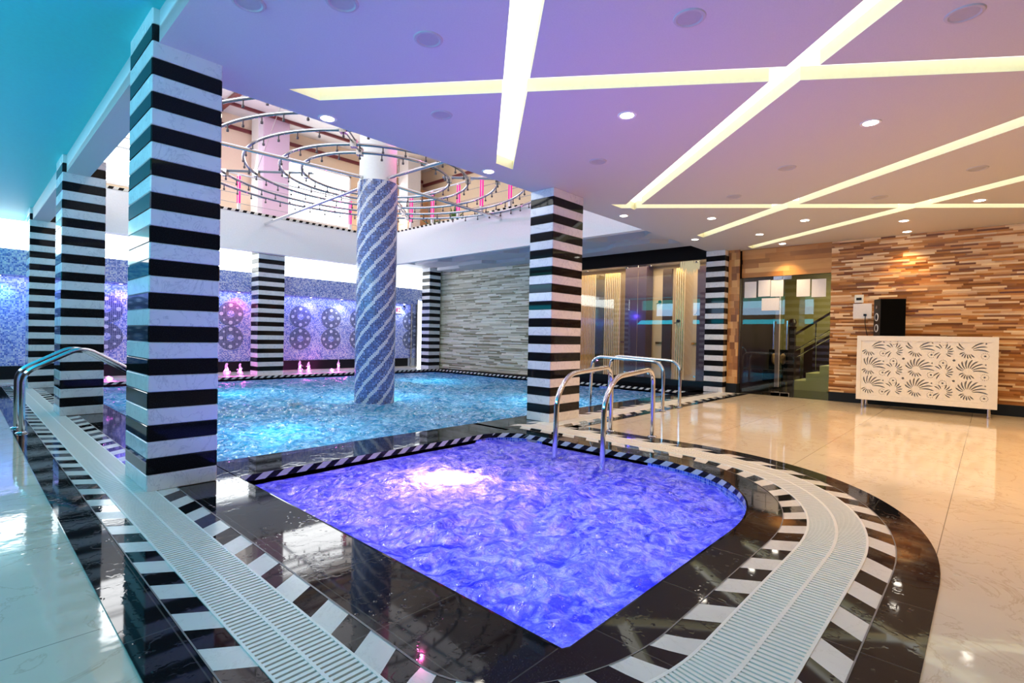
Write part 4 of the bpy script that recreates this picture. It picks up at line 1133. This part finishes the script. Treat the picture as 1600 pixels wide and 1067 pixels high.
# ------------------------------------------------------------------ ceiling downlights and round grilles
LIT = [((2.47, 4.83), 'round downlight above the rain rings near the long pointed strip'), ((4.30, 2.56), 'round downlight between the two nearest crossing strip lights'),
 ((5.94, 0.88), 'large bright downlight between the long diagonal strips on the right'), ((4.63, 4.76), 'round downlight at the tip of the strip near the atrium opening'),
 ((8.86, 3.57), 'round downlight right of the striped mid pillar, just beyond the level strip'), ((9.97, 2.39), 'round downlight between the second and third diagonal strips near the level strip'),
 ((11.01, 1.12), 'round downlight in the row before the wooden wall, right of the third diagonal'), ((10.75, 3.37), 'small downlight between the ends of the last two diagonal strips'),
 ((12.10, 1.18), 'wall washer downlight above the loudspeaker'), ((10.1, 0.15), 'round downlight near the right edge above the counter end'),
 ((10.5, 4.57), 'small downlight nearest the dark header of the glass wall'), ((12.05, 3.31), 'wall washer downlight above the glass door'), ((7.77, 4.65), 'small downlight beside the mid pillar at the opening edge'),
 ((12.10, -1.0), 'wall washer downlight beyond the right end of the counter')]
def downlight(loc, label, first=None):
    if first is None:
        t = thing('downlight', label, 'ceiling light', loc, group='lit ceiling downlights')
        m = MB(); m.lathe([(0.062, -0.004), (0.085, -0.008), (0.09, 0.0)], n=28, cap=False); m.build('bezel', M['white_paint'], t, smooth=True)
        m = MB(); m.lathe([(0.001, -0.004), (0.064, -0.005)], n=28, cap=False); m.build('lens', M['lamp'], t)
        return t
    return dup(first, loc, label)
f0 = None
for (x, y), lab in LIT:
    o = downlight((x, y, CEIL), lab, f0); f0 = f0 or o
    big = x > 11.9
    spot('downlight_beam', (x, y, CEIL-0.03), (0.15 if big else 0, 0, -1), 95 if big else (38 if x > 3 else 14), (1.0, 0.68, 0.34) if x > 6 else (1.0, 0.88, 0.72), 95 if not big else 85, 0.8)
OFF = [((2.28, 2.99), 'unlit round ceiling grille left of the overhead strip'), ((3.26, 1.49), 'unlit round ceiling grille in the violet area between two strips'), ((4.36, 0.16), 'unlit round ceiling grille near the top right of the view'),
 ((3.15, 3.90), 'unlit round ceiling grille beneath the first crossing'), ((5.20, 3.48), 'small unlit ceiling grille right of the strip tip'), ((6.84, 1.85), 'small unlit ceiling grille between the first and second long diagonals'),
 ((8.27, 0.15), 'unlit ceiling grille between the second and third diagonals near the right'), ((7.72, 2.79), 'tiny unlit ceiling grille above the level strip start'), ((9.03, 1.21), 'tiny unlit ceiling grille left of the third diagonal'),
 ((1.26, 3.54), 'unlit ceiling grille right next to the nearest pillar head'), ((1.66, 3.08), 'unlit round ceiling grille at the top left of the blue ceiling')]
t0 = None
for (x, y), lab in OFF:
    if t0 is None:
        t0 = thing('ceiling_grille', lab, 'ceiling grille', (x, y, CEIL), group='unlit round ceiling grilles')
        m = MB(); m.lathe([(0.075, -0.002), (0.085, -0.010), (0.10, -0.008), (0.105, 0.0)], n=32, cap=False); m.build('rim', plain('grille_rim', (0.54, 0.54, 0.54), 0.5), t0, smooth=True)
        m = MB(); m.lathe([(0.001, -0.003), (0.076, -0.003)], n=32, cap=False); m.build('cover', plain('grille_grey', (0.50, 0.50, 0.50), 0.6), t0)
    else: dup(t0, (x, y, CEIL), lab)

# ------------------------------------------------------------------ remaining room shell
t = tag(thing('window_5', None, None, (-2.55, 6.0, 2.92)), kind='structure')
m = MB(); m.box(0, -9, 0, 0.02, 9, 0.55); m.build('pane', M['tealwin'], t)
m = MB()
for y in (-9, -6, -3, 0, 3, 6, 8.95): m.box(0.02, y, 0, 0.06, y+0.05, 0.55)
m.box(0.02, -9, -0.03, 0.06, 9, 0.0); m.build('window_frame', M['white_paint'], t)
S('wall_left', M['dark_wood'], -2.7, -3.5, 0, -2.56, 15.9, 3.6)
S('wall_behind', plain('brown_wall', (0.22, 0.14, 0.09), 0.6), -2.6, -3.6, 0, 16.1, -3.5, 3.6)
for x, y in ((5.6, -1.4), (7.6, -1.6), (9.4, -1.6)):  # unseen downlights added to warm the marble in the foreground
    dup(f0, (x, y, CEIL), 'added round downlight behind the view, %s' % {5.6: 'left of three', 7.6: 'middle of three', 9.4: 'right of three'}[x])
    spot('downlight_beam', (x, y, CEIL-0.03), (-0.1, 0.45, -1), 170, (1.0, 0.58, 0.20), 120, 0.8)
